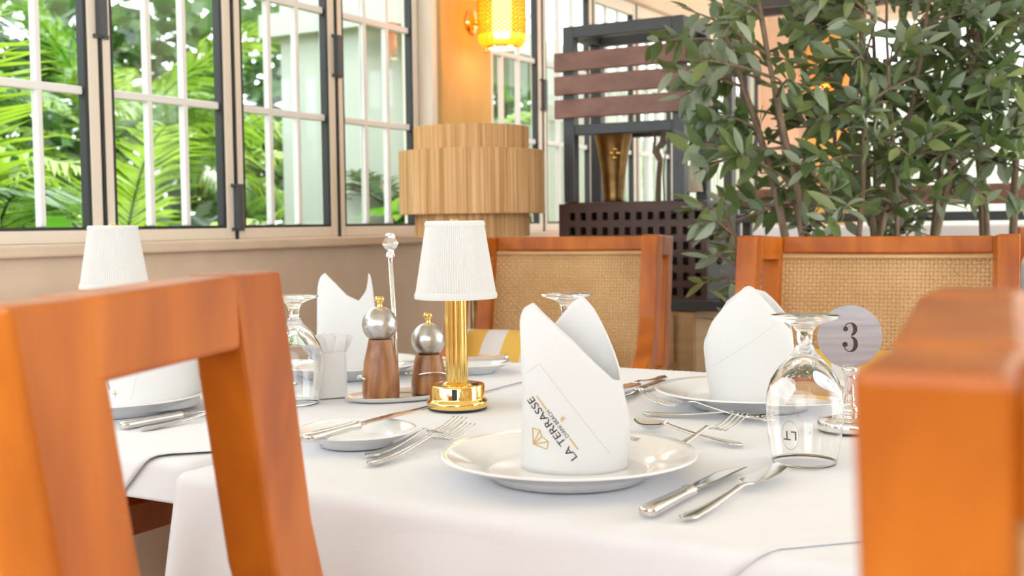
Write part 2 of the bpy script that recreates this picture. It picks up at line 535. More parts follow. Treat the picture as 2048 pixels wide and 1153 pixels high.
def cloth_grid(name, ps, qs, fn, keep=None, thick=.0012):
    vs, fs = [], []
    nq = len(qs)
    for p in ps:
        for q in qs:
            vs.append(fn(p, q))
    for i in range(len(ps) - 1):
        for j in range(nq - 1):
            if keep is None or keep((ps[i] + ps[i + 1]) / 2, (qs[j] + qs[j + 1]) / 2):
                fs.append((i * nq + j, (i + 1) * nq + j, (i + 1) * nq + j + 1, i * nq + j + 1))
    m = MB().add(vs, fs)
    o = m.build(name, M['cloth'], None, smooth=True)
    bm = bmesh.new(); bm.from_mesh(o.data)
    bmesh.ops.delete(bm, geom=[v for v in bm.verts if not v.link_faces], context='VERTS')
    bm.to_mesh(o.data); bm.free()
    s = o.modifiers.new('thickness', 'SOLIDIFY'); s.thickness = thick; s.offset = 1
    return o
def lin(a, b, n): return [a + (b - a) * i / (n - 1) for i in range(n)]
def rng(a, b, st): return lin(a, b, max(2, int(round((b - a) / st)) + 1))

def fold1(p, q, drop):
    k = min(1, drop / .25)
    e = math.exp(-max(0, q) / .10) + math.exp(-max(0, .9 - q) / .10)
    return k * (.010 * (1 + math.sin(q * 17 + 1.0)) + e * .020 * (1 + math.sin(q * 62 + .6)))
edge_p = rng(-.52, -.03, .03) + rng(-.027, .006, .003) + rng(.03, TL - .03, .08) + rng(TL - .006, TL + .03, .004) + rng(TL + .06, TL + .4, .04)
edge_q = rng(.0, .88, .012) + rng(.89, .93, .005) + rng(.96, 1.4, .04)
c1 = cloth_grid('tablecloth', edge_p, edge_q, lambda p, q: drape(p, q, .0, .90, TZ + .001, .003, fold1, lo=False))
tag(c1, 'long white tablecloth hanging in soft folds down the near end of the front table', 'tablecloth')
ep2 = rng(P2 - .062, P2 + .006, .004) + rng(P2 + .03, TL - .03, .06) + rng(TL - .006, TL + .06, .006)
eq2 = rng(-1.01, -.944, .006) + rng(-.93, -.008, .05)
c2 = cloth_grid('tablecloth', ep2, eq2, lambda p, q: drape(p, q, -.95, -.008, TZ + .001, .003, None, hi=False, p0=P2))
tag(c2, 'short white tablecloth on the window side table ending just below the table edge', 'tablecloth')

def overlay(name, label, a0, a1, b0, b1, v0, v1, lo, hi, vclip0, vclip1, p0=0.0):
    st = .0125
    A, B = rng(a0, a1, st), rng(b0, b1, st)
    def fn(a, b):
        p, q = (a + b) / 2, (b - a) / 2
        q = min(max(q, vclip0), vclip1)
        p = max(min(p, TL + .3), -.45)
        hem = .0012 if (min(a - a0, a1 - a, b - b0, b1 - b) < .014) else 0
        def fold(p_, q_, drop): return .004 * math.sin(q_ * 11 + .5) * min(1, drop / .2) + hem
        P = drape(p, q, v0, v1, TZ + .0035 + hem, .0065, fold, lo=lo, hi=hi, p0=p0)
        return P
    def keep(a, b):
        q = (b - a) / 2; p = (a + b) / 2
        return vclip0 - .012 < q < vclip1 + .012 and p < TL + .3
    o = cloth_grid(name, A, B, fn, keep, .0014)
    return tag(o, label, 'tablecloth')
overlay('table_overlay', 'white cloth square laid cornerwise on the front table, its hem crossing towards the front right',
        -.735, 1.15, .05, 1.9, .0, .90, False, True, .004, 1.3)
overlay('table_overlay', 'white cloth square laid cornerwise on the window side table, corner hanging over the near edge',
        .15, 1.8, -.72, .9, -.95, -.008, True, False, -1.15, -.012, P2)
TOP = TZ + .0060     # what stands on the tables rests here

# ------------------------------------------------------------------ chairs
def weave(w0, w1, h0, h1, fn, pitch=.0088, width=.0058):
    """woven cane: ribbons over and under each other; fn(x, t, n) places the panel"""
    m = MB()
    nx = int((w1 - w0) / pitch); nz = int((h1 - h0) / pitch)
    dx, dz = (w1 - w0) / nx, (h1 - h0) / nz
    a = .0009
    for i in range(nx):
        x = w0 + dx * (i + .5)
        vs, fs = [], []
        for j in range(nz + 1):
            y = h0 + dz * j
            s = a if (i + j) % 2 else -a
            vs += [fn(x - width / 2, y, s), fn(x + width / 2, y, s)]
            if j: fs.append((2 * j - 2, 2 * j - 1, 2 * j + 1, 2 * j))
        m.add(vs, fs)
    for j in range(nz):
        y = h0 + dz * (j + .5)
        vs, fs = [], []
        for i in range(nx + 1):
            x = w0 + dx * i
            s = -a if (i + j) % 2 else a
            vs += [fn(x, y - width / 2, s), fn(x, y + width / 2, s)]
            if i: fs.append((2 * i - 2, 2 * i - 1, 2 * i + 1, 2 * i))
        m.add(vs, fs)
    return m

TAN = math.tan(R(12))
def by(z): return (1.0 - z) * TAN       # where the reclined back stands, forward of its top
def make_chair(label, group):
    t = thing('armchair', label, 'chair', group=group)
    hw = .252
    S = .043
    top = MB().bar((-hw + .02, by(.983), .981), (hw - .02, by(.983), .981), .036, .040, side=(0, 1, .2))
    top.build('top_rail', M['wood'], t, bevel=.004)
    for s in (-1, 1):
        p = MB().bar((s * hw, by(1.0), 1.002), (s * hw, by(.44), .44), S, .078, side=(1, 0, 0))
        p.v = [(x, y + .008, 1.003 if z > .9 else z) for x, y, z in p.v]
        p.bar((s * hw, by(.44), .44), (s * hw, by(.44) - .06, 0), S, S, side=(1, 0, 0))
        p.build('back_post', M['wood'], t, bevel=.004)
        fx = s * (hw + .012)
        path = [(fx, .228, 1.011), (fx, .243, .94), (fx, .258, .87), (fx, .276, .79), (fx, .300, .73), (fx, .345, .685), (fx, .41, .658), (fx, .49, .650)]
        f = MB().sweep(path, S, [.074, .072, .070, .070, .070, .064, .052, .042], side=(1, 0, 0))
        f.v = [(x, y, 1.0095 if z > .98 else z) for x, y, z in f.v]
        f.build('wing_post', M['wood'], t, bevel=.004)
        wr = MB().bar((s * hw, by(1.0) + .040, .9765), (fx, .200, .982), S, .054, side=(1, 0, 0))
        wr.build('wing_rail', M['wood'], t, bevel=.004)
        ar = MB().bar((s * hw, by(.63) + .01, .635), (fx, .505, .635), S, .04, side=(1, 0, 0))
        ar.build('arm', M['wood'], t, bevel=.004)
        lg = MB().bar((fx, .515, .655), (fx, .535, 0), S, .045, side=(1, 0, 0))
        lg.build('leg', M['wood'], t, bevel=.004)
    lr = MB().bar((-hw + .02, by(.50), .50), (hw - .02, by(.50), .50), .034, .042, side=(0, 1, .2))
    lr.build('lower_rail', M['wood'], t, bevel=.004)
    nrm = Vector((0, math.cos(R(12)), math.sin(R(12))))
    def fn(off):
        return lambda x, z, n: Vector((x, by(z) + .012 * (x / hw) ** 2 - .006, z)) + nrm * (n + off)
    c = weave(-hw + .02, hw - .02, .515, .964, fn(.008)).build('cane_panel', M['cane'], t)
    c['kind'] = 'stuff'
    c = weave(-hw + .02, hw - .02, .515, .964, fn(-.008)).build('cane_panel', M['cane'], t)
    c['kind'] = 'stuff'
    # slim cane edging beads
    bd = MB().bar((-hw + .022, by(.956) + .018, .957), (hw - .022, by(.956) + .018, .957), .006, .006)
    bd.build('cane_bead', M['cane'], t)
    sf = MB()
    sf.box((0, .30, .405), (2 * hw - .04, .42, .05))
    sf.build('seat_frame', M['wood'], t, bevel=.004)
    st = MB(); st.box((0, .30, .455), (2 * hw - .05, .41, .05))
    st.build('seat_cushion', M['cushion_seat'], t, bevel=.02)
    return t
CG = 'orange wooden cane back armchairs'
def put(t, loc, theta):
    t.location = (loc[0], loc[1], 0); t.rotation_euler = (0, 0, R(-theta))
# near left: right back corner at (-.27,.65)
ch0 = make_chair('orange wooden armchair filling the lower left, blurred, its open side frame towards the camera', CG)
def by_corner(x, y, side, theta, hw=.252):
    c, s = math.cos(R(theta)), math.sin(R(theta))
    # local x axis after the turn is (c, -s)
    return (x - side * hw * c, y + side * hw * s)
put(ch0, by_corner(-.285, .655, 1, 16), 16)
p = by_corner(.1270, .338, -1, 27)
dup(ch0, (p[0], p[1], 0), R(-27), 'orange wooden armchair at the right edge, closest to the camera and most blurred', CG)
p = (.865, 2.66)
dup(ch0, (p[0], p[1], 0), R(-204), 'orange cane back armchair in front of the olive trees, behind the steel number disc', CG)
p = (.185, 3.28)
dup(ch0, (p[0], p[1], 0), R(-198), 'orange cane back armchair behind the brass table lamp, beside the dark lattice planter', CG)
p = (2.05, 3.75)
dup(ch0, (p[0], p[1], 0), R(-250), 'orange wooden armchair far back at the right edge beyond the olive trees', CG)

# striped cushions
def cushion(label, loc, rz, tilt):
    t = thing('cushion', label, 'cushion', loc, rz, 'striped chair cushions')
    n = 24
    def pt(x, y, s):
        r = max(0, (1 - abs(2 * x) ** 3.2) * (1 - abs(2 * y) ** 3.2)) ** .5
        P = Vector((x * .36, y * .36, s * .055 * r))
        return Matrix.Rotation(R(tilt), 3, 'X') @ P + Vector((0, 0, .16))
    for k in range(6):
        m = MB()
        x0, x1 = -.5 + k / 6, -.5 + (k + 1) / 6
        xs, ys = lin(x0, x1, 5), lin(-.5, .5, n)
        for s in (1, -1):
            vs = [pt(x, y, s) for x in xs for y in ys]
            fs = [(i * n + j, (i + 1) * n + j, (i + 1) * n + j + 1, i * n + j + 1) for i in range(4) for j in range(n - 1)]
            m.add(vs, fs)
        m.build('stripe', M['yellow'] if k % 2 else M['fabric_white'], t, smooth=True)
    return t
cushion('yellow and white striped cushion on the chair behind the brass lamp', (-.035, 3.03, .44), R(-24), 58)
cushion('yellow and white striped cushion on the chair behind the number disc', (.74, 2.44, .44), R(-20), 60)

# ------------------------------------------------------------------ porcelain
def plate_mb(r, k=1.0):
    h = .027 * k
    prof = [(0, .004), (r * .55, .004), (r * .57, .0), (r * .60, .0), (r * .615, .005), (r * .80, h * .55), (r * .96, h * .93), (r * .995, h * .97),
            (r, h), (r * .99, h + .0022), (r * .93, h * .98), (r * .78, h * .72), (r * .70, h * .58), (r * .665, h * .44), (r * .64, h * .32), (r * .60, h * .28), (r * .3, .0068), (0, .0066)]
    return MB().lathe(prof, 96)
plate_me = plate_mb(.150).mesh('plate', M['porcelain'], True)
bread_me = plate_mb(.081, .72).mesh('bread_plate', M['porcelain'], True)

def text_mesh(txt, size, material, extrude=0.0):
    cu = bpy.data.curves.new('lettering', 'FONT')
    cu.body = txt; cu.size = size; cu.align_x = 'CENTER'; cu.align_y = 'CENTER'
    cu.resolution_u = 3; cu.extrude = extrude
    o = bpy.data.objects.new('lettering', cu); COL.objects.link(o)
    dg = bpy.context.evaluated_depsgraph_get(); dg.update()
    me = bpy.data.meshes.new_from_object(o.evaluated_get(dg))
    bpy.data.objects.remove(o)
    me.materials.clear(); me.materials.append(material)
    return me
def plate(label, x, y, mark=None):
    t = thing('dinner_plate', label, 'plate', (x, y, TOP), 0, 'white dinner plates')
    link('dish', plate_me, t)
    if mark is not None:
        me = text_mesh('LA TERRASSE', .0105, M['print_grey'])
        for v in me.vertices:
            a = mark - v.co.x / .128
            r = .1285 + v.co.y
            z = .027 * (.72 + (.98 - .72) * (r / .150 - .78) / .15) + .0007
            v.co = (r * math.cos(a), r * math.sin(a), z)
        link('rim_lettering', me, t)
    return t
plate('white dinner plate in front under the napkin with black and gold embroidery', .0632, 1.326, R(58))
plate('white dinner plate at the back right behind the upturned front glass', .375, 1.815)
plate('white dinner plate seen through the open side of the left chair', -.645, 1.84)
plate('white dinner plate at the far left behind the wooden mills', -.322, 2.24)
def bread(label, x, y):
    o = link('bread_plate', bread_me); o.location = (x, y, TOP)
    return tag(o, label, 'plate', 'small bread plates')
bread('small white bread plate left of the front forks, knife resting on it', -.212, 1.535)
bread('small white bread plate behind the brass lamp, knife resting on it', -.085, 2.27)

# ------------------------------------------------------------------ cutlery (built along +x, handle end at 0)
def handle_st(L, w0=.0095, w1=.0038, arch=.010):
    st = []
    for k in range(15):
        t = k / 14
        w = (w0 * math.sin(min(1, t / .06) * math.pi / 2 * .85 + .12)) if t < .06 else w0 + (w1 - w0) * min(1, ((t - .06) / .72)) ** .7
        z = .0028 + (.004 * max(0, 1 - t / .16) ** 2) * .0 + arch * max(0, (t - .25) / .75) ** 1.6
        st.append((t * L, w, .0022 - .0004 * t, z))
    return st
def make_fork(L=.225):
    t = link('fork', None)
    hl = L * .58
    st = handle_st(hl, .0105, .0034, .013)
    st += [(L * .62, .0034, .0017, .0145), (L * .65, .0065, .0014, .0120), (L * .68, .0115, .0012, .0085), (L * .71, .0128, .0011, .0066)]
    MB().loft(st, 12, 2.6).build('handle', M['steel'], t, smooth=True, sharp=50)
    for k in range(4):
        y = -.0108 + .0072 * k
        s2 = [(L * .705, .0021, .0011, .0066, y), (L * .78, .0017, .0011, .0064, y), (L * .88, .0015, .001, .0100, y), (L * .97, .0012, .0009, .0160, y), (L, .0006, .0006, .0185, y)]
        MB().loft(s2, 8).build('tine', M['steel'], t, smooth=True)
    return t
def make_spoon(L=.195):
    t = link('spoon', None)
    hl = L * .70
    st = handle_st(hl, .0092, .0034, .010) + [(L * .735, .0036, .0017, .0105)]
    MB().loft(st, 12, 2.6).build('handle', M['steel'], t, smooth=True, sharp=50)
    m = MB()
    nr, na = 8, 28
    cx, a, b = L * .855, L * .145, .0195
    for sgn, off in ((1, .0012), (-1, 0)):
        vs = []
        for i in range(nr + 1):
            for k in range(na):
                r = i / nr; an = 2 * math.pi * k / na
                x = r * math.cos(an); y = r * math.sin(an)
                z = .0012 + .0095 * r * r + .003 * x * x * (1 if x > 0 else .6) + off
                vs.append((cx + a * x, b * y * (1 - .12 * x), z))
        fs = [(i * na + k, i * na + (k + 1) % na, (i + 1) * na + (k + 1) % na, (i + 1) * na + k) for i in range(nr) for k in range(na)]
        m.add(vs, fs)
    m.build('bowl', M['steel'], t, smooth=True)
    return t
def make_knife(L=.252, hl=.112):
    t = link('table_knife', None)
    st = [(0, .0055, .0035, .0062), (.002, .0085, .0052, .0062), (.010, .0098, .0060, .0062), (hl * .35, .0092, .0056, .0062), (hl * .75, .0080, .0052, .0062), (hl * .9, .0074, .0050, .0062), (hl * .93, .0088, .0058, .0062), (hl * .97, .0088, .0058, .0062), (hl, .0062, .0042, .0062)]
    MB().loft(st, 16, 3.0).build('handle', M['steel'], t, smooth=True, sharp=50)
    st = [(hl - .002, .0058, .0034, .0062), (hl + .012, .0085, .0012, .0062, .001), (hl + .035, .0108, .0011, .0060, .001), (L - .05, .0106, .0010, .0058, .001), (L - .022, .0088, .0009, .0056, -.0012), (L - .006, .0045, .0007, .0054, -.0055), (L, .0015, .0005, .0054, -.0085)]
    MB().loft(st, 12, 2.4).build('blade', M['steel'], t, smooth=True, sharp=50)
    return t
def make_spreader(L=.248):
    t = link('fish_knife', None)
    st = handle_st(L * .53, .0100, .0038, .008) + [(L * .57, .0042, .0018, .0105), (L * .605, .0070, .0014, .0098)]
    MB().loft(st, 12, 2.6).build('handle', M['steel'], t, smooth=True, sharp=50)
    st = [(L * .60, .0060, .0012, .0098), (L * .625, .0120, .0011, .0094, .002), (L * .70, .0160, .0011, .0096, .003), (L * .84, .0158, .0010, .0106, .003), (L * .95, .0130, .0009, .0120, .004), (L * .985, .0090, .0008, .0124, .0065), (L, .0040, .0005, .0126, .0085)]
    MB().loft(st, 12, 2.4).build('blade', M['steel'], t, smooth=True, sharp=50)
    return t
PROTO = {'fork': make_fork(), 'spoon': make_spoon(), 'knife': make_knife(), 'spreader': make_spreader()}
CATS = {'fork': 'fork', 'spoon': 'spoon', 'knife': 'knife', 'spreader': 'knife'}
GRP = {'fork': 'steel forks on the tables', 'spoon': 'steel spoons on the tables', 'knife': 'steel knives on the tables', 'spreader': 'steel fish knives on the tables'}
used = {}
def lay(kind, a, b, label, z=0.0, pitch=0.0, roll=0.0):
    """handle end at a, pointing to b"""
    pr = PROTO[kind]
    o = pr if kind not in used else dup(pr, (0, 0, 0), 0)
    used[kind] = 1
    o.location = (a[0], a[1], TOP + z)
    o.rotation_euler = (R(roll), R(-pitch), math.atan2(b[1] - a[1], b[0] - a[0]))
    o['label'] = label; o['category'] = CATS[kind]; o['group'] = GRP[kind]
    return o
lay('fork', (-.186, 1.437), (-.075, 1.635), 'upper of the two steel forks left of the front plate')
lay('fork', (-.178, 1.387), (-.050, 1.600), 'lower fork of the pair left of the front plate, tines behind the rim')
lay('knife', (.1300, 1.127), (.276, 1.356), 'heavy steel knife right of the front plate, left of the fish knife')
lay('spreader', (.165, 1.112), (.340, 1.350), 'broad bladed fish knife at the front right, nearest the camera')
lay('knife', (-.262, 1.432), (-.140, 1.655), 'steel knife lying across the front bread plate', z=.0205, pitch=0)
lay('spoon', (.297, 1.478), (.168, 1.640), 'dessert spoon behind the front plate, its handle end showing at the rim')
lay('fork', (.172, 1.398), (.292, 1.545), 'dessert fork crossing over the spoon right of the front plate rim', z=.0035, pitch=2.0)
lay('spoon', (.197, 1.738), (.3726, 1.665), 'dessert spoon in front of the back right plate, bowl towards the upturned glass')
lay('fork', (.375, 1.640), (.212, 1.775), 'dessert fork behind the dessert spoon, tines pointing to the left', z=.0035, pitch=1.2)
lay('knife', (.268, 2.045), (.150, 1.845), 'steel knife left of the back right plate')
lay('spreader', (.285, 2.150), (.180, 1.950), 'fish knife left of the back right plate, farther from the camera than its knife')
lay('knife', (-.572, 1.662), (-.470, 1.815), 'steel knife seen through the open side of the left chair')
lay('spreader', (-.540, 1.648), (-.430, 1.800), 'slim fish knife beside the knife seen through the left chair')
lay('spoon', (-.43, 2.235), (-.617, 2.19), 'spoon with a bronze reflection seen through the left chair, behind the napkin', z=.001)
lay('knife', (-.01, 2.285), (-.14, 2.25), 'steel knife lying across the bread plate behind the brass lamp', z=.0205)
lay('spoon', (-.52, 2.16), (-.42, 2.055), 'spoon lying behind the upturned glass at the left')

# ------------------------------------------------------------------ folded napkins
def ang_interp(keys, a):
    ks = sorted(keys)
    a %= 360
    for i in range(len(ks)):
        k0 = ks[i]; k1 = ks[(i + 1) % len(ks)]
        span = (k1 - k0) % 360 or 360
        d = (a - k0) % 360
        if d < span:
            t = d / span
            return keys[k0] + (keys[k1] - keys[k0]) * t
    return keys[ks[0]]

class Napkin:
    def __init__(s, H, a, b, T, right=.35, left=.04, bulge=.06, ridge=0.0, base=1.0):
        s.H, s.a, s.b, s.T, s.right, s.left, s.bulge, s.ridge, s.base = H, a, b, T, right, left, bulge, ridge, base
    def half(s, h, sx):
        """width factor at relative height h"""
        tp = s.right if sx > 0 else s.left
        return s.base + (1 - s.base) * min(1, h / .45) ** .8 + s.bulge * math.sin(min(1, h / .45) * math.pi) * (1 if sx > 0 else .3) - tp * max(0, h - .12) ** 1.7
    def pt(s, deg, h):
        c, sn = math.cos(R(deg)), math.sin(R(deg))
        k = s.half(h, c)
        kb = 1 - .45 * h
        rr = 1.0
        if s.ridge:
            d = abs(((deg - 270 + 180) % 360) - 180) / 90
            rr = 1 + s.ridge * (max(0, 1 - d * 1.6)) * (.4 + h)
        w = 1 + .03 * math.sin(R(deg) * 3 + h * 4)
        return Vector((s.a * c * k * w, s.b * sn * kb * rr * w, h * s.H))
    def build(s, name, label, loc, rz, group='folded white napkins'):
        t = thing(name, label, 'napkin', loc, rz, group)
        n, m = 96, 26
        vs, fs = [], []
        for k in range(n):
            deg = 360 * k / n
            top = ang_interp(s.T, deg)
            for j in range(m + 1):
                vs.append(s.pt(deg, top * j / m))
        for k in range(n):
            for j in range(m):
                k2 = (k + 1) % n
                fs.append((k * (m + 1) + j, k2 * (m + 1) + j, k2 * (m + 1) + j + 1, k * (m + 1) + j + 1))
        o = MB().add(vs, fs).build('folded_cloth', M['napkin'], t, smooth=True)
        so = o.modifiers.new('thickness', 'SOLIDIFY'); so.thickness = .0022; so.offset = -1
        return t
    def front(s, x, z, lift=.0006):
        """point on the front face at side offset x, height z"""
        h = z / s.H
        k = s.half(h, x)
        c = max(-.995, min(.995, x / (s.a * k)))
        deg = 360 - math.degrees(math.acos(c))
        for _ in range(6):
            P = s.pt(deg, h)
            err = x - P.x
            deg += math.degrees(err / (s.a * k * max(.15, -math.sin(R(deg)))))
            deg = min(358, max(182, deg))
        P = s.pt(deg, h)
        P2 = s.pt(deg + 1, h)
        nrm = Vector((P2.y - P.y, -(P2.x - P.x), 0)).normalized()
        return P + nrm * lift
    def ribbon(s, name, lines, w, material, parent, lift=.0006):
        m = MB()
        for ln in lines:
            pts = []
            for i in range(len(ln) - 1):
                nn = 6
                for q in range(nn + (1 if i == len(ln) - 2 else 0)):
                    f = q / nn
                    pts.append((ln[i][0] + (ln[i + 1][0] - ln[i][0]) * f, ln[i][1] + (ln[i + 1][1] - ln[i][1]) * f))
            vs, fs = [], []
            for i, (x, z) in enumerate(pts):
                a, b = pts[max(0, i - 1)], pts[min(len(pts) - 1, i + 1)]
                dx, dz = b[0] - a[0], b[1] - a[1]
                l = math.hypot(dx, dz) or 1
                nx, nz = -dz / l * w / 2, dx / l * w / 2
                vs += [s.front(x + nx, z + nz, lift), s.front(x - nx, z - nz, lift)]
                if i: fs.append((2 * i - 2, 2 * i - 1, 2 * i + 1, 2 * i))
            m.add(vs, fs)
        return m.build(name, material, parent)
    def text(s, txt, size, cx, cz, ang, material, parent, length=None, bold=.0):
        me = text_mesh(txt, size, material)
        bm = bmesh.new(); bm.from_mesh(me)
        bmesh.ops.triangulate(bm, faces=bm.faces)
        bmesh.ops.subdivide_edges(bm, edges=[e for e in bm.edges if e.calc_length() > .003], cuts=2)
        xs = [v.co.x for v in bm.verts]
        sx = (length / (max(xs) - min(xs))) if length else 1
        ca, sa = math.cos(R(ang)), math.sin(R(ang))
        for v in bm.verts:
            x, y = v.co.x * sx, v.co.y
            v.co = s.front(cx + x * ca - y * sa, cz + x * sa + y * ca, .0007)
        bm.to_mesh(me); bm.free()
        return link('lettering', me, parent)
PW = TOP + .0068

T1 = {150: .76, 180: .84, 205: .965, 222: 1.0, 245: .90, 270: .78, 300: .645, 325: .545, 345: .53, 0: .60, 25: .80, 50: .95, 72: 1.03, 90: .99, 110: .86, 130: .74}
N1 = Napkin(.196, .062, .040, T1, right=.52, left=.02, bulge=.05)
n1 = N1.build('napkin', 'folded white napkin with black and gold embroidered lettering on the front plate', (.0705, 1.333, PW), R(-3))
S = 1 / 1795
def px(x, y): return ((x - 1147) * S, (950 - y) * S)
def pl_(*pts): return [px(*q) for q in pts]
N1.text('LA TERRASSE', .0125, *px(1103, 856), 127, M['thread_black'], n1, length=.084)
N1.text('DIANI BEACH', .0062, *px(1114, 845), 127, M['thread_black'], n1, length=.037)
N1.ribbon('gold_line', [pl_((1071, 790), (1091, 817))], .0014, M['thread_gold'], n1)
N1.ribbon('gold_line', [pl_((1137, 873), (1155, 897))], .0014, M['thread_gold'], n1)
N1.ribbon('emblem', [pl_((1062, 857), (1077, 860), (1081, 873), (1094, 882), (1092, 898), (1063, 890), (1062, 857)), pl_((1063, 890), (1077, 860)),
                     pl_((1063, 890), (1081, 873)), pl_((1063, 890), (1094, 882))], .0011, M['thread_gold'], n1)
N1.ribbon('star_mark', [pl_((1119, 834), (1129, 836)), pl_((1124, 829), (1123, 841)), pl_((1120, 840), (1128, 831))], .0009, M['thread_gold'], n1)
def stitch(N, par, line, n=36, w=.0016, gap=.55, material=None):
    ls = []
    for i in range(n):
        f0, f1 = i / n, (i + gap) / n
        a = (line[0][0] + (line[1][0] - line[0][0]) * f0, line[0][1] + (line[1][1] - line[0][1]) * f0)
        b = (line[0][0] + (line[1][0] - line[0][0]) * f1, line[0][1] + (line[1][1] - line[0][1]) * f1)
        ls.append([a, b])
    N.ribbon('hem_stitch', ls, w, material or M['stitch'], par, .0004)
stitch(N1, n1, pl_((1078, 724), (1222, 912)), 44)
stitch(N1, n1, pl_((1050, 745), (1078, 724)), 8)

T2 = {270: 1.0, 262: .985, 278: .985, 235: .83, 215: .70, 200: .56, 180: .50, 300: .84, 325: .68, 340: .62, 0: .66, 20: .76, 60: .93, 90: .97, 120: .85, 150: .6}
N2 = Napkin(.186, .074, .052, T2, right=.30, left=.30, bulge=.0, ridge=.22, base=.74)
n2 = N2.build('napkin', 'folded white napkin with a single peak on the back right plate', (.372, 1.815, PW), R(-8))
stitch(N2, n2, [(.040, .125), (-.055, .060)], 30, .0012)
T3 = {222: 1.0, 205: .95, 180: .74, 250: .90, 275: .78, 300: .72, 320: .82, 338: .99, 350: .93, 0: .86, 30: .70, 90: .62, 150: .62}
N3 = Napkin(.196, .060, .050, T3, right=.20, left=.20, bulge=.02)
N3.build('napkin', 'folded white napkin with two peaks behind the wooden mills', (-.325, 2.24, PW), R(4))
T4 = {222: 1.0, 200: .90, 180: .70, 260: .86, 290: .7, 320: .56, 350: .60, 0: .62, 30: .8, 72: 1.0, 110: .8, 150: .7}
N4 = Napkin(.180, .075, .062, T4, right=.30, left=.05, bulge=.03)
n4 = N4.build('napkin', 'folded white napkin seen through the open side of the left chair', (-.585, 1.84, PW), R(6))
stitch(N4, n4, [(.000, .100), (-.016, .018)], 22, .0012)
N4.text('DIANI BEACH', .006, -.058, .052, 105, M['thread_black'], n4, length=.037)
N4.ribbon('star_mark', [[(-.047, .028), (-.039, .028)], [(-.043, .023), (-.043, .033)]], .0012, M['thread_gold'], n4)

# ------------------------------------------------------------------ upturned wine glasses
gl_prof = [(.0376, 0), (.0382, 0), (.0392, .004), (.0435, .030), (.0460, .060), (.0462, .072), (.0447, .086), (.0400, .101), (.0300, .117), (.0190, .128), (.0120, .137), (.0092, .145),
           (.0088, .152), (.0098, .159), (.0140, .166), (.0230, .1705), (.0340, .1735), (.0405, .1760), (.0412, .1775), (.0400, .1790), (.0300, .1795), (0, .1790)]
gl_in = [(0, .1255), (.0050, .1250), (.0150, .1200), (.0275, .1100), (.0380, .0975), (.0440, .0850), (.0456, .0717), (.0454, .060), (.0429, .030), (.0387, .005), (.0377, 0)]
glass_me = MB().lathe(gl_in + gl_prof[1:], 72).mesh('wine_glass', M['glass'], True)
def wine_glass(label, x, y, logo=False):
    t = thing('wine_glass', label, 'glass', (x, y, TOP + .0004), 0, 'upturned wine glasses')
    link('glass_body', glass_me, t)
    if logo:
        def wrap(me, cz, cang, flip):
            for v in me.vertices:
                xx, yy = (v.co.x, v.co.y)
                if flip: xx, yy = -xx, -yy
                z = cz + yy
                r = .0466 if z > .05 else .0445 + (z - .03) * .1
                r = .0435 + (.0460 - .0435) * min(1, max(0, (z - .03) / .03)) + .0004
                a = cang + xx / r
                v.co = (r * math.cos(a), r * math.sin(a), z)
        ca = R(270 - 36)
        me = text_mesh('LT', .016, M['print_dark']); wrap(me, .040, ca, True); link('glass_print', me, t)
        me = text_mesh('LA TERRASSE', .0045, M['print_grey']); wrap(me, .064, ca, True); link('glass_print', me, t)
        m = MB()
        vs, fs = [], []
        n = 40
        for k in range(n):
            an = 2 * math.pi * k / n
            for s in (1, .955):
                vs.append((.0105 * s * math.cos(an), .0175 * s * math.sin(an), 0))
        fs = [(2 * k, 2 * ((k + 1) % n), 2 * ((k + 1) % n) + 1, 2 * k + 1) for k in range(n)]
        me = m.add(vs, fs).mesh('ring', M['print_grey']); wrap(me, .040, ca, True); link('glass_print', me, t)
    return t
wine_glass('upturned stemmed glass in front of the steel number disc', .352, 1.380, True)
wine_glass('upturned stemmed glass behind the embroidered napkin', .0875, 1.850)
wine_glass('upturned stemmed glass at the left beside the sachet holder', -.360, 1.890)

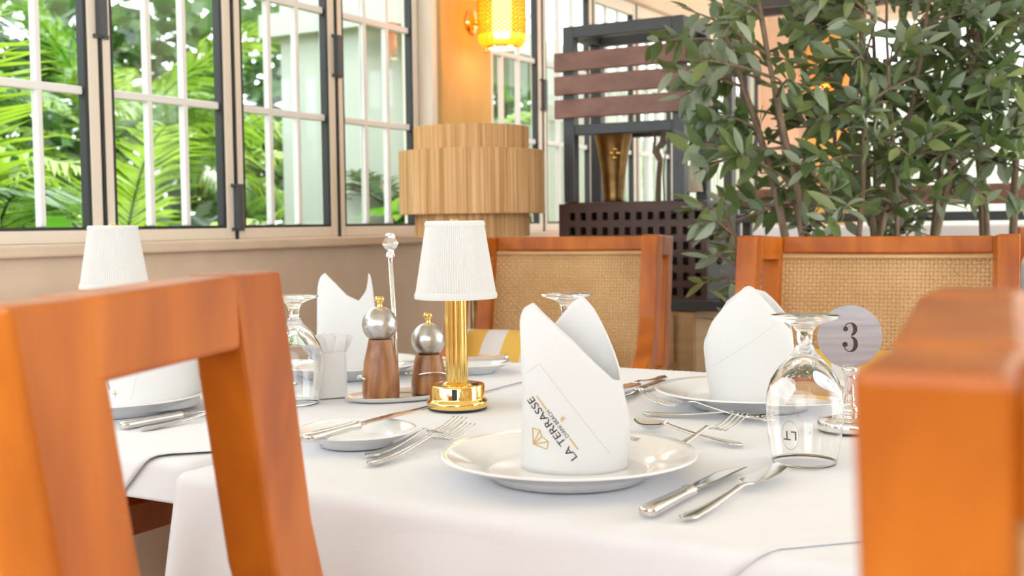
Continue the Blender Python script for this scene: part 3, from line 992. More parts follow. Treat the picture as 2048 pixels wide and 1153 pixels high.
# ------------------------------------------------------------------ brass table lamps with pleated shades
def make_lamp(label, loc, rz):
    t = thing('table_lamp', label, 'lamp', loc, rz, 'brass table lamps with pleated shades')
    MB().lathe([(0, 0), (.047, 0), (.0475, .003), (0, .003)], 64).build('rubber_foot', M['black'], t, smooth=True, sharp=40)
    base = MB().lathe([(0, .003), (.0482, .003), (.0488, .006), (.0488, .011), (.0478, .0135), (.0448, .0155), (.0442, .018), (.0442, .036), (.0428, .0385), (.0300, .0390), (.0260, .0395), (.0215, .0420), (.0200, .0435), (0, .0435)], 72)
    b = base.build('base', M['brass'], t, smooth=True, sharp=50)
    u = MB().box((0, -.0438, .027), (.0085, .0022, .0175))
    u.build('charging_port', M['black'], b, bevel=.001)
    d = MB().lathe([(0, .0388), (.0075, .0388), (.0070, .0402), (0, .0404)], 24, (.028, -.006, 0))
    d.build('touch_switch', M['black'], b, smooth=True)
    nf = 9
    col = MB().lathe([(.0178, .0435), (.0178, .20)], 144, rfun=lambda a, z: 1 - .16 * (1 - abs(math.sin(a * nf / 2))) ** 1.6)
    col.build('column', M['brass'], t, smooth=True)
    MB().lathe([(.0045, .20), (.0045, .292), (0, .292)], 16).build('stem', M['brass'], t, smooth=True)
    r0, r1, z0, z1 = .0648, .0452, .176, .299
    npl = 96
    def pleat(a, z): return 1 + .012 * (1 if int(round(a / (2 * math.pi) * 2 * npl)) % 2 else -1)
    prof = [(r0 + (r1 - r0) * (z - z0) / (z1 - z0), z) for z in lin(z0 + .010, z1 - .008, 6)]
    sh = MB().lathe(prof, 2 * npl, rfun=pleat).build('shade', M['shade'], t)
    for (za, zb) in ((z0, z0 + .011), (z1 - .009, z1)):
        ra = r0 + (r1 - r0) * (za - z0) / (z1 - z0) + .0008
        rb = r0 + (r1 - r0) * (zb - z0) / (z1 - z0) + .0008
        MB().lathe([(ra - .002, za), (ra, za), (ra + .0008, (za + zb) / 2), (rb, zb), (rb - .002, zb), (ra - .002, za)], 96).build('shade_band', M['shade'], sh, smooth=True, sharp=60)
    cap = MB().lathe([(0, .292), (r1 - .003, .2935), (r1 - .003, .2945), (0, .2945)], 64)
    cap.build('shade_top', M['shade'], sh, smooth=True, sharp=40)
    MB().lathe([(0, .2945), (.008, .2945), (.0075, .300), (.004, .302), (0, .302)], 24).build('finial', M['brass'], t, smooth=True)
    return t
lamp = make_lamp('brass table lamp with white pleated shade in the middle of the table', (-.0895, 1.826, TOP), R(-3))
dup(lamp, (*W(.555, -.757)[:2], TOP), R(4), 'brass table lamp with white pleated shade at the left below the windows')

# ------------------------------------------------------------------ cruet stand, mills, sachets, number stand
cs_dir = math.atan2(.04, .072)
t = thing('cruet_stand', 'chrome cruet stand with oval tray and tall knobbed handle rod', 'stand', (-.183, 1.940, TOP), cs_dir)
m = MB(); n = 72
prof = [(0, .0), (.80, .0), (.97, .004), (1.0, .0085), (.985, .0095), (.93, .0065), (.86, .0048), (0, .0048)]
m.lathe(prof, n); m.v = [(x * .108, y * .058, z) for x, y, z in m.v]
m.build('tray', M['chrome'], t, smooth=True, sharp=60)
rod = [(-.010, .012, .004), (-.012, .012, .10), (-.018, .012, .24)]
MB().tube(rod, .0042, 14).build('handle_rod', M['chrome'], t, smooth=True)
MB().lathe([(.0042, .0), (.0075, .002), (.0082, .005), (.0065, .008), (.0060, .012), (.0110, .017), (.0145, .0225), (.0148, .026), (.0110, .031), (.0085, .0335), (.0088, .037), (.0065, .0415), (0, .0428)], 8, (-.018, .012, .238)).build('finial', M['chrome'], t, smooth=True, sharp=30)
def ring(cx, cy, rad, z, a0, a1):
    pts = [(cx + rad * math.cos(R(a0 + (a1 - a0) * k / 40)), cy + rad * math.sin(R(a0 + (a1 - a0) * k / 40)), z + .004 * math.sin(k * .3)) for k in range(41)]
    return MB().sweep(pts, .0022, .0065, side=(0, 0, 1))
ring(.046, .004, .0375, .040, 215, 510).build('holder_ring', M['chrome'], t, smooth=True)
ring(-.046, -.004, .0375, .040, 205, 20).build('holder_ring', M['chrome'], t, smooth=True)

def mill(label, x, y, z, hb, rb, rt, rball, zb):
    t = thing('spice_mill', label, 'mill', (x, y, z), random.uniform(0, 3), 'wooden spice mills')
    pr = [(0, 0), (rb * .97, 0), (rb, .003), (rb * .99, hb * .3), (rb * .90, hb * .6), (rt * 1.12, hb * .88), (rt, hb), (0, hb)]
    MB().lathe(pr, 48).build('wooden_body', M['walnut'], t, smooth=True, sharp=50)
    ball = [(0, zb - rball)] + [(rball * math.sin(math.pi * k / 20), zb - rball * math.cos(math.pi * k / 20)) for k in range(1, 20)] + [(0, zb + rball)]
    ball = [(r, max(z_, hb - .001)) for r, z_ in ball]
    MB().lathe(ball, 48).build('steel_head', M['brushed'], t, smooth=True)
    k = zb + rball - .002
    MB().lathe([(0, k), (.0062, k), (.0055, k + .003), (.0042, k + .007), (.0060, k + .0105), (.0085, k + .0130), (.0085, k + .0165), (.006, k + .019), (0, k + .019)], 20).build('knob', M['brass'], t, smooth=True)
    return t
def onstand(lx, ly):
    c, s = math.cos(cs_dir), math.sin(cs_dir)
    return (-.183 + lx * c - ly * s, 1.940 + lx * s + ly * c)
mx, my = onstand(-.046, -.004)
mill('taller wooden mill with brushed steel ball head on the cruet tray', mx, my, TOP + .0052, .098, .0312, .0195, .0300, .1225)
mx, my = onstand(.046, .004)
mill('shorter wooden mill with brushed steel ball head beside the brass lamp', mx, my, TOP + .0052, .066, .0305, .0215, .0295, .0905)

sr = thing('sachet_holder', 'small white ceramic sachet holder left of the cruet stand', 'holder', (-.312, 1.955, TOP), R(24))
m = MB()
w, d, h, th = .048, .036, .078, .003
m.box((0, 0, .0015), (w, d, .003))
for s in (-1, 1):
    m.box((s * (w / 2 - th / 2), 0, h / 2), (th, d, h)); m.box((0, s * (d / 2 - th / 2), h / 2), (w - 2 * th, th, h))
m.build('cup', M['porcelain'], sr, bevel=.001)
SN = ['leftmost', 'second from the left', 'third from the left', 'fourth from the left', 'fifth from the left', 'sixth from the left', 'rightmost']
for k in range(7):
    sa = MB()
    st = []
    for j in range(9):
        f = j / 8
        st.append((-.060 + .104 * f, (.0062 + .0062 * f + .0014 * math.sin(f * 14 + k)) * (1 if f < .97 else .7), .0032 * (1.0 if f < .8 else 1.5 - f * .8), .0008 * math.sin(f * 11 + k * 2)))
    sa.loft(st, 10, 2.4)
    sa.v = [(-y, z, x) for (x, y, z) in sa.v]
    o = sa.build('sugar_sachet', M['paper'], None, smooth=True)
    lx = -.0150 + k * .0050
    c, s_ = math.cos(R(24)), math.sin(R(24))
    o.location = (-.312 + lx * c + (.006 if k % 2 else -.005) * s_, 1.955 + lx * s_ - (.006 if k % 2 else -.005) * c, TOP + .066)
    o.rotation_euler = (R(random.uniform(-5, 5)), R(-32 + k * 9.5), R(24 + random.uniform(-8, 8)))
    tag(o, 'white paper sachet in the ceramic holder, ' + SN[k] + ' of the fan', 'sachet', 'paper sachets in the white holder')

ns = thing('number_stand', 'steel table number stand with round disc cut with the digit 3', 'sign', (.468, 1.590, TOP), R(-4))
MB().lathe([(0, 0), (.041, 0), (.041, .002), (0, .002)], 64).build('foot_pad', M['black'], ns, smooth=True, sharp=40)
MB().lathe([(0, .002), (.042, .002), (.0425, .004), (.0425, .013), (.041, .015), (.020, .020), (.012, .022), (0, .022)], 72).build('base', M['chrome'], ns, smooth=True, sharp=50)
MB().lathe([(0, .020), (.0115, .021), (.0130, .027), (.0105, .034), (.0070, .037), (.0080, .040), (.0075, .044), (.0065, .050), (.0062, .066), (.0072, .071), (.0092, .073), (.0070, .076), (.0100, .081), (.0112, .085), (.0085, .090), (.004, .092), (0, .092)], 32).build('stem', M['chrome'], ns, smooth=True)
dz = .131
m = MB(); nn = 96; rad = .0440
for s in (-1, 1):
    pass
vs = []
for y in (-.0012, .0012):
    for k in range(nn):
        a = 2 * math.pi * k / nn
        vs.append((rad * math.cos(a), y, dz + rad * math.sin(a)))
m.add(vs, [tuple(range(nn)), tuple(range(2 * nn - 1, nn - 1, -1))] + [(k, nn + k, nn + (k + 1) % nn, (k + 1) % nn) for k in range(nn)])
disc = m.build('disc', M['disc'], ns, sharp=30)
# digit 3 drawn as a stroke of changing width with ball ends
def stroke(pts, ws, y, material, name, parent, sc, cx, cz):
    m = MB(); vs, fs = [], []
    N = len(pts)
    for i in range(N):
        a, b = pts[max(0, i - 1)], pts[min(N - 1, i + 1)]
        dx, dz_ = b[0] - a[0], b[1] - a[1]
        l = math.hypot(dx, dz_) or 1
        nx, nz = -dz_ / l, dx / l
        for s in (1, -1):
            for yy in (y, y - .0004):
                vs.append((cx + sc * (pts[i][0] + nx * ws[i] / 2 * s), yy, cz + sc * (pts[i][1] + nz * ws[i] / 2 * s)))
        if i:
            p, q = 4 * (i - 1), 4 * i
            fs += [(p + 1, p + 3, q + 3, q + 1), (p, q, q + 2, p + 2), (p, p + 1, q + 1, q), (p + 2, q + 2, q + 3, p + 3)]
    m.add(vs, fs)
    return m
def arc(cx, cy, rx, ry, a0, a1, n):
    return [(cx + rx * math.cos(R(a0 + (a1 - a0) * i / (n - 1))), cy + ry * math.sin(R(a0 + (a1 - a0) * i / (n - 1)))) for i in range(n)]
up = arc(.02, .48, .33, .40, 165, -75, 26)
lo = arc(.02, -.47, .37, .47, 78, -168, 28)
wu = [.06 + .20 * max(0, math.sin(R(max(0, min(180, (i / 25) * 240 - 75))))) ** 1.3 for i in range(26)]
wl_ = [.06 + .22 * max(0, math.sin(R(max(0, min(180, (i / 27) * 246 + 8)))))**1.3 for i in range(28)]
dig = MB()
for (pts, ws) in ((up, wu), (lo, wl_)):
    g = stroke(pts, ws, -.0013, None, '', None, .0218, -.0005, dz)
    dig.add(g.v, g.f)
def ball(cx, cz, r):
    vs = [(cx + r * math.cos(2 * math.pi * k / 20), -.0017, cz + r * math.sin(2 * math.pi * k / 20)) for k in range(20)]
    dig.add(vs, [tuple(range(20))])
ball(-.0005 + .0218 * -.25, dz + .0218 * .50, .0218 * .155)
ball(-.0005 + .0218 * -.28, dz + .0218 * -.49, .0218 * .165)
dig.build('digit', M['print_dark'], disc)

# ------------------------------------------------------------------ tall raffia lamp behind the chairs
t = thing('floor_lamp', 'tall lamp with three tiered raffia drum shade in front of the windows', 'lamp', (-.127, 3.78, 0))
rr = random.Random(3)
jit = [1 + rr.uniform(-.008, .008) for _ in range(400)]
def drum(name, r, z0, z1):
    n = 360
    m = MB().lathe([(r * .985, z0 + .004), (r, z0), (r, (z0 + z1) / 2), (r, z1), (r * .985, z1 - .004)], n, rfun=lambda a, z: jit[int(round(a / (2 * math.pi) * n)) % 400])
    m.lathe([(r * .985, z0), (r * .97, z0)], n)
    o = m.build(name, M['raffia'], t)
    return o
drum('shade_tier', .187, 1.262, 1.355)
drum('shade_tier', .236, 1.075, 1.278)
drum('shade_tier', .187, 1.000, 1.085)
cp = MB().lathe([(0, 1.262), (.236, 1.268), (.236, 1.272), (0, 1.274)], 64); cp.build('shade_diffuser', M['raffia'], t, smooth=True, sharp=30)
MB().lathe([(0, 0), (.13, 0), (.13, .018), (.02, .03), (.0, .03)], 48).build('base', M['oldbrass'], t, smooth=True, sharp=40)
MB().tube([(0, 0, .02), (0, 0, 1.262)], .011, 16).build('pole', M['oldbrass'], t, smooth=True)

# ------------------------------------------------------------------ wall lamps on the pillars
def sconce(label, u, v, z, face):
    """face: 'v' hangs on the window wall pillar, 'u' on the end wall pillar"""
    P = W(u, v, z)
    t = thing('wall_lamp', label, 'lamp', P, 0, 'amber glass wall lamps')
    out = Vector((VX, VY, 0)) if face == 'v' else Vector((-UX, -UY, 0))
    q = Vector((0, 0, 1)).rotation_difference(out).to_matrix()
    m = MB().lathe([(0, 0), (.048, 0), (.050, .006), (.044, .014), (.015, .018), (0, .018)], 40)
    m.v = [tuple(q @ Vector(p)) for p in m.v]
    m.build('backplate', M['brass'], t, smooth=True, sharp=40)
    MB().tube([out * .012, out * .05 + Vector((0, 0, 0)), out * .075], .007, 10).build('arm', M['brass'], t, smooth=True)
    c = out * .135
    H0, H1, rs = -.105, .125, .090
    prof = [(.055, H0), (.075, H0 + .004), (.087, H0 + .022), (rs, H0 + .045)] + [(rs, zz) for zz in lin(H0 + .06, H1 - .05, 14)] + [(.087, H1 - .022), (.075, H1 - .004), (.02, H1)]
    # diamond cut relief
    def cut(a, zz):
        s = math.sin(a * 15 + zz * 190) * math.sin(a * 15 - zz * 190)
        return 1 + .022 * s
    prof2 = []
    for i in range(len(prof) - 1):
        prof2 += [(prof[i][0] + (prof[i + 1][0] - prof[i][0]) * f, prof[i][1] + (prof[i + 1][1] - prof[i][1]) * f) for f in (0, .33, .66)]
    MB().lathe(prof2, 120, tuple(c), cut).build('glass_shade', M['amber'], t, smooth=True)
    rb = MB()
    for sg in (1, -1):
        for q in range(26):
            rb.tube([c + Vector((math.cos(2 * math.pi * q / 26 + sg * f_ * 2.2) * rs * 1.012, math.sin(2 * math.pi * q / 26 + sg * f_ * 2.2) * rs * 1.012, H0 + .045 + f_ * (H1 - H0 - .09))) for f_ in lin(0, 1, 15)], .0016, 4)
    rb.build('cut_pattern', M['amber_rib'], t)
    MB().lathe([(0, H0 + .03), (.030, H0 + .035), (.036, H0 + .06), (.036, H1 - .06), (.030, H1 - .035), (0, H1 - .03)], 32, tuple(c)).build('bulb', M['bulb_tube'], t, smooth=True)
    MB().lathe([(0, H0 - .004), (.050, H0 - .004), (.050, H0 + .004), (0, H0 + .004)], 40, tuple(c)).build('bulb_disc', M['bulb'], t, smooth=True, sharp=40)
    MB().lathe([(.050, H0 - .006), (.0585, H0 - .006), (.0585, H0 + .004), (.050, H0 + .004), (.050, H0 - .006)], 40, tuple(c)).build('rim', M['brass'], t, smooth=True, sharp=40)
    MB().tube([out * .062, out * .062 + Vector((0, 0, -.10))], .0012, 6).build('pull_chain', M['brass'], t)
    MB().lathe([(0, -.125), (.005, -.122), (.0055, -.105), (.002, -.098), (0, -.098)], 16, tuple(out * .062)).build('chain_pull', M['brass'], t, smooth=True)
    return t
sconce('glowing amber cut glass wall lamp on the ochre pillar between the windows', 2.80, WALL_V + .03, 1.815, 'v')
sconce('glowing amber wall lamp on the far pillar seen through the olive trees', END_U - .05, -.93, 1.80, 'u')

# ------------------------------------------------------------------ divider with slats and lattice planter
DV = Vector((.866, -.5, 0)); DU = Vector((.5, .866, 0))
def divider(name, label, org, width, depth, z_box0, z_box1, z_slat, top, cat='divider'):
    t = thing(name, label, cat, org)
    def B(s0, s1, d0, d1, z0, z1, nm, mt, bev=.003):
        m = MB()
        P = [DV * s + DU * d + Vector((0, 0, z)) for s in (s0, s1) for d in (d0, d1) for z in (z0, z1)]
        m.add(P, [(0, 1, 3, 2), (4, 6, 7, 5), (0, 4, 5, 1), (2, 3, 7, 6), (0, 2, 6, 4), (1, 5, 7, 3)])
        return m.build(nm, mt, t, bevel=bev)
    e = .04
    for s in (0, width - e):
        for d in (0, depth - e):
            B(s, s + e, d, d + e, z_box1, top, 'post', M['metal_black'])
    for d in (0, depth - e):
        B(e, width - e, d, d + e, top - e, top, 'rail', M['metal_black'])
        B(e, width - e, d + .003, d + e - .003, z_slat - .045, z_slat - .010, 'rail', M['metal_black'])
    for s in (0, width - e):
        B(s, s + e, e, depth - e, top - e, top, 'rail', M['metal_black'])
    return t, B
D0 = Vector((.1793, 3.904, 0))
dv, B = divider('room_divider', 'black framed room divider with three dark wooden slats and lattice planter box', D0, .432, .248, .765, 1.110, 1.380, 1.698)
for k in range(3):
    z0 = 1.391 + k * .078
    B(-.024, .456, -.020, -.001, z0, z0 + .063, 'slat', M['slat'], .004)
    B(.433, .453, 0, .248, z0, z0 + .063, 'slat', M['slat'], .004)
# lattice front: upright and level laths leave square holes
L0, L1, ZB, ZT = -.013, .513, .79, 1.105
holes, hw_, hh = 12, .0165, .0165
fr = MB()
def lat(s0, s1, z0, z1, d0=-.012, d1=.004):
    P = [DV * s + DU * d + Vector((0, 0, z)) for s in (s0, s1) for d in (d0, d1) for z in (z0, z1)]
    fr.add(P, [(0, 1, 3, 2), (4, 6, 7, 5), (0, 4, 5, 1), (2, 3, 7, 6), (0, 2, 6, 4), (1, 5, 7, 3)])
cols = 12; rows = 6
px_ = (L1 - L0 - .04) / cols; pz_ = .049
zr = ZT - .030
lat(L0, L1, zr - .0, ZT)
zb_ = zr - rows * pz_
lat(L0, L1, ZB, zb_)
lat(L0, L0 + .02, zb_, zr); lat(L1 - .02, L1, zb_, zr)
for r_ in range(rows):
    z1 = zr - r_ * pz_
    lat(L0 + .02, L1 - .02, z1 - pz_, z1 - .026)
    for c_ in range(cols):
        s = L0 + .02 + c_ * px_
        lat(s, s + px_ * .5, z1 - .026, z1)
fr.build('lattice_front', M['darkwood'], dv)
B(L1 - .012, L1, .004, .27, ZB, ZT, 'planter_side', M['metal_black'])
B(L0, L0 + .012, .004, .27, ZB, ZT, 'planter_side', M['darkwood'])
B(L0, L1, .258, .27, ZB, ZT, 'planter_back', M['darkwood'])
B(L0 - .004, L1 + .07, -.015, .275, ZB - .035, ZB, 'planter_base', M['metal_black'])
# pale oak cabinet below
cab = thing('drawer_cabinet', 'pale oak drawer cabinet under the lattice planter', 'cabinet', D0)
def CB(s0, s1, d0, d1, z0, z1, nm, mt, par=None, bev=.003):
    m = MB()
    P = [DV * s + DU * d + Vector((0, 0, z)) for s in (s0, s1) for d in (d0, d1) for z in (z0, z1)]
    m.add(P, [(0, 1, 3, 2), (4, 6, 7, 5), (0, 4, 5, 1), (2, 3, 7, 6), (0, 2, 6, 4), (1, 5, 7, 3)])
    return m.build(nm, mt, par or cab, bevel=bev)
CB(0, .47, 0, .25, .03, ZB - .0355, 'body', M['palewood'])
for k in range(4):
    z0 = .06 + k * .175
    dr = CB(.03, .40, -.014, -.001, z0, z0 + .155, 'drawer', M['palewood'])
    CB(.19, .24, -.024, -.0145, z0 + .07, z0 + .085, 'handle', M['oldbrass'], dr)
CB(.42, .468, -.012, -.001, .03, ZB - .04, 'stile', M['palewood'])

# brass trumpet vase standing in the divider opening
vz = thing('trumpet_vase', 'tall aged brass trumpet vase standing inside the divider', 'vase', D0 + DV * .125 + DU * .13 + Vector((0, 0, 1.110)))
MB().lathe([(0, 0), (.032, 0), (.034, .006), (.034, .02), (.042, .10), (.054, .18), (.066, .235), (.078, .258), (.074, .259), (.060, .232), (.038, .11), (.026, .02), (0, .02)], 48).build('vase_body', M['oldbrass'], vz, smooth=True)
for (x, z) in ((-.012, .165), (.012, .165), (0, .178), (0, .150)):
    MB().lathe([(0, -.008), (.006, -.005), (.0085, 0), (.006, .005), (0, .008)], 16, (x * .9, -.051 - (z - .16) * .3, z)).build('boss', M['brass'], vz, smooth=True)
rv = MB()
# planter floor shelf that the vase stands on
B(L0 + .012, L1 - .012, .004, .258, 1.096, 1.1095, 'planter_lid', M['darkwood'])
# bare branch and small shade seen through the divider
br = thing('twisted_branch', 'bare twisted brown branch standing inside the divider beside the vase', 'branch', D0 + DV * .285 + DU * .14 + Vector((0, 0, 1.110)))
MB().tube([(0, 0, 0), (.002, .002, .08), (.008, 0, .14), (-.004, .004, .17), (.012, 0, .20), (.016, 0, .24)], [.010, .009, .009, .011, .007, .005], 8).build('stem', M['bark'], br, smooth=True)
MB().tube([(.004, 0, .14), (-.014, .004, .165), (-.010, .002, .21), (-.016, 0, .245)], [.007, .006, .005, .003], 8).build('twig', M['bark'], br, smooth=True)
MB().tube([(.010, 0, .18), (.024, .002, .195), (.022, 0, .225)], [.006, .005, .003], 8).build('twig', M['bark'], br, smooth=True)
MB().tube([(.022, .01, 0), (.018, .008, .09), (.026, .004, .17)], [.003, .003, .002], 8).build('twig', M['bark'], br, smooth=True)

sl = thing('small_lamp', 'small lamp with plain beige cone shade standing inside the divider', 'lamp', D0 + DV * .372 + DU * .19 + Vector((0, 0, 1.110)))
MB().lathe([(0, 0), (.030, 0), (.030, .006), (.008, .010), (0, .010)], 32).build('base', M['oldbrass'], sl, smooth=True, sharp=40)
MB().tube([(0, 0, .008), (0, 0, .07)], .005, 10).build('stem', M['oldbrass'], sl, smooth=True)
MB().lathe([(.050, .030), (.051, .031), (.036, .118), (.035, .118), (.050, .030)], 48).build('shade', M['cushion_seat'], sl, smooth=True, sharp=40)
MB().lathe([(0, .066), (.042, .070), (.042, .072), (0, .072)], 32).build('shade_carrier', M['oldbrass'], sl)

# second divider far behind the olive trees
D1 = Vector((.93, 5.05, 0))
dv2, B2 = divider('room_divider', 'large dark framed divider with a wooden beam in the background behind the olive trees', D1, 1.75, .25, .5, 1.07, 1.155, 1.99)
B2(-.02, 1.77, -.02, -.001, 1.095, 1.175, 'beam', M['slat'])
B2(0, 1.75, 0, .25, 1.03, 1.068, 'shelf', M['metal_black'])
B2(0.02, .06, .02, .06, 0, 1.03, 'leg', M['metal_black']); B2(1.69, 1.73, .02, .06, 0, 1.03, 'leg', M['metal_black'])
B2(0.02, .06, .19, .23, 0, 1.03, 'leg', M['metal_black']); B2(1.69, 1.73, .19, .23, 0, 1.03, 'leg', M['metal_black'])

# white clothed serving tables in the background
def far_table(label, c, w, d, h):
    t = thing('serving_table', label, 'table', (c[0], c[1], 0), 0, 'white clothed tables in the background')
    m = MB()
    vs, fs = [], []
    per = []
    N = 14
    for (a, b) in (((-1, -1), (1, -1)), ((1, -1), (1, 1)), ((1, 1), (-1, 1)), ((-1, 1), (-1, -1))):
        for k in range(N):
            per.append((a[0] + (b[0] - a[0]) * k / N, a[1] + (b[1] - a[1]) * k / N))
    n = len(per)
    for z, ex in ((h, 0), (h - .012, .012), (h * .5, .03), (.04, .05)):
        for k, (x, y) in enumerate(per):
            f = ex * (1 + .5 * math.sin(k * 1.9))
            P = DV * (x * (w / 2 + f)) + DU * (y * (d / 2 + f))
            vs.append((P.x, P.y, z))
    fs.append(tuple(range(n)))
    for i in range(3):
        for k in range(n):
            fs.append((i * n + k, i * n + (k + 1) % n, (i + 1) * n + (k + 1) % n, (i + 1) * n + k))
    m.add(vs, fs).build('cloth', M['cloth'], t, smooth=True, sharp=50)
    return t
far_table('white clothed serving table behind the thin olive trunks', (1.95, 5.75), 1.5, .6, 1.01)
far_table('white clothed round the corner table at the far right edge', (2.75, 4.75), .9, .7, .98)
T5 = {270: 1.0, 240: .9, 300: .9, 180: .6, 0: .6, 90: .9}
N5 = Napkin(.19, .07, .055, T5, right=.30, left=.30, bulge=.0, ridge=.2, base=.8)
t9 = thing('side_table', 'small white clothed table at the far right edge behind the right chair', 'table', (1.58, 3.05, 0))
m = MB().lathe([(0, .80), (.30, .80), (.31, .79), (.33, .5), (.345, .08)], 64, rfun=lambda a, z: 1 + (.03 * math.sin(a * 11) * (.8 - z)))
m.build('cloth', M['cloth'], t9, smooth=True, sharp=50)
N5.build('napkin', 'folded white napkin standing at the right edge behind the right chair', (1.39, 2.99, .801), 0)
# beige bench back below the windows
bn = thing('wall_bench', 'beige upholstered bench against the wall below the windows', 'bench', W(1.0, WALL_V + .22, 0))
def BB(u0, u1, v0, v1, z0, z1, nm, mt, bev):
    m = MB(); ubox(m, u0, u1, v0, v1, z0, z1)
    m.v = [tuple(Vector(p) - bn.location) for p in m.v]
    return m.build(nm, mt, bn, bevel=bev)
BB(-.9, 1.42, WALL_V + .01, WALL_V + .10, .42, .875, 'backrest', M['wall'], .015)
BB(-.9, 1.42, WALL_V + .01, WALL_V + .33, .0, .36, 'base', M['wall'], .006)
BB(-.9, 1.42, WALL_V + .10, WALL_V + .34, .36, .43, 'seat_pad', M['cushion_seat'], .02)

# ------------------------------------------------------------------ olive trees behind the right chair
def leaf_mesh(name, L, w, material, curl=.15):
    m = MB()
    vs, fs = [], []
    st = [(0, .06), (.18, .62), (.42, 1.0), (.68, .82), (.88, .42), (1, .03)]
    for (t, k) in st:
        z = -curl * L * t * t
        vs += [(t * L, -w * k / 2, z + .12 * w * k), (t * L, 0, z), (t * L, w * k / 2, z + .12 * w * k)]
    for i in range(len(st) - 1):
        a = 3 * i
        fs += [(a, a + 1, a + 4, a + 3), (a + 1, a + 2, a + 5, a + 4)]
    return m.add(vs, fs).mesh(name, material, True)
LEAF = [leaf_mesh('leaf', .078, .028, M['olive_leaf']), leaf_mesh('leaf', .070, .025, M['olive_leaf2'], .25), leaf_mesh('leaf', .086, .029, M['olive_leaf'], .05), leaf_mesh('leaf', .064, .027, M['olive_leaf2'], -.1)]
rnd = random.Random(11)
def olive_tree(label, base, stems, spread, ztop, nleaf, reach, side=0.0):
    t = thing('olive_tree', label, 'tree', (base[0], base[1], 0), 0, 'potted olive trees')
    pot = MB()
    pot.lathe([(0, 0), (.105, 0), (.135, .40), (.145, .42), (.145, .46), (.130, .46), (.125, .43), (0, .43)], 40)
    pot.build('pot', M['metal_black'], t, smooth=True, sharp=40)
    tips = []
    for sidx in range(stems):
        a = 2 * math.pi * sidx / stems + rnd.uniform(-.4, .4)
        h = rnd.uniform(.75, 1.0) * (ztop - .43)
        tilt = spread * rnd.uniform(.6, 1.2)
        pts = []
        ph = rnd.uniform(0, 6)
        for k in range(9):
            f = k / 8
            r = .03 + tilt * f ** 1.2
            pts.append(Vector((math.cos(a) * r + .014 * math.sin(ph + f * 7) + side * f * f, math.sin(a) * r * .8 + .014 * math.cos(ph + f * 6), .42 + h * f)))
        r0 = rnd.uniform(.011, .017)
        MB().tube(pts, [r0 * (1 - .72 * k / 8) for k in range(9)], 7).build('trunk', M['bark'], t, smooth=True)
        nb = 10
        for b in range(nb):
            f = .50 + .48 * b / (nb - 1) + rnd.uniform(-.03, .03)
            i = min(7, int(f * 8)); P = pts[i].lerp(pts[i + 1], f * 8 - i)
            ba = a + rnd.uniform(-1.9, 1.9)
            ln = reach * rnd.uniform(.55, 1.1) * (1.05 - .35 * f)
            d = Vector((math.cos(ba), math.sin(ba) * .8, rnd.uniform(-.15, .8)))
            bp = [P + d * ln * q + Vector((0, 0, -.25 * ln * q * q)) for q in (0, .33, .66, 1)]
            MB().tube(bp, [.005, .004, .003, .0018], 5).build('twig', M['bark'], t, smooth=True)
            tips.append(bp)
            # side twig
            P2 = bp[1]
            d2 = (d + Vector((rnd.uniform(-1, 1), rnd.uniform(-1, 1), rnd.uniform(-.5, .6)))).normalized()
            tips.append([P2 + d2 * ln * .7 * q + Vector((0, 0, -.15 * ln * q * q)) for q in (0, .33, .66, 1)])
    leaves = []
    for k in range(nleaf):
        bp = tips[k % len(tips)]
        f = rnd.uniform(.08, 1.0) * 3
        i = min(2, int(f)); P = bp[i].lerp(bp[i + 1], f - i)
        d = (bp[i + 1] - bp[i]).normalized()
        o = Vector((rnd.gauss(0, 1), rnd.gauss(0, 1), rnd.gauss(.1, .8)))
        o = (o - d * o.dot(d)).normalized()
        x = (d * rnd.uniform(.3, .9) + o * .8).normalized()
        z = x.cross(o).normalized()
        if z.z < 0: z = -z
        y = z.cross(x)
        s = rnd.uniform(.75, 1.2)
        Mx = Matrix(((x.x, y.x, z.x, P.x), (x.y, y.y, z.y, P.y), (x.z, y.z, z.z, P.z), (0, 0, 0, 1))) @ Matrix.Scale(s, 4)
        wx = base[1] + P.y       # nearest to the camera first
        leaves.append((wx, Mx, rnd.randrange(4)))
    leaves.sort(key=lambda q: q[0])
    for (_, Mx, i) in leaves[:290]:
        o = link('leaf', LEAF[i], t)
        o.matrix_local = Mx
    for mi in (0, 1):
        m = MB()
        for (_, Mx, i) in leaves[290:]:
            if i % 2 != mi: continue
            me = LEAF[i]
            m.add([Mx @ v.co for v in me.vertices], [tuple(p.vertices) for p in me.polygons])
        o = m.build('foliage', M['olive_leaf'] if mi == 0 else M['olive_leaf2'], t, smooth=True)
        o['kind'] = 'stuff'
    om = MB().lathe([(0, -.010), (.006, -.007), (.008, 0), (.006, .007), (0, .010)], 10).mesh('olive', M['olive'], True)
    for k in range(14):
        bp = tips[rnd.randrange(len(tips))]
        o = link('olive', om, t); o.location = bp[2] + Vector((0, 0, -.012))
    return t
olive_tree('olive tree with slender trunks nearest the divider, twigs reaching over its slats', (.88, 3.14), 6, .25, 1.85, 1150, .31, -.06)
olive_tree('olive tree with forked trunks in the middle of the row behind the right chair', (1.10, 3.22), 6, .26, 2.0, 1200, .33, .05)
olive_tree('olive tree at the right end of the row, crown cut by the picture edge', (1.44, 3.36), 5, .28, 2.0, 1150, .36, .10)
olive_tree('low olive plant in front of the lattice planter with drooping leaves', (.685, 3.02), 3, .10, 1.10, 120, .17, -.08)

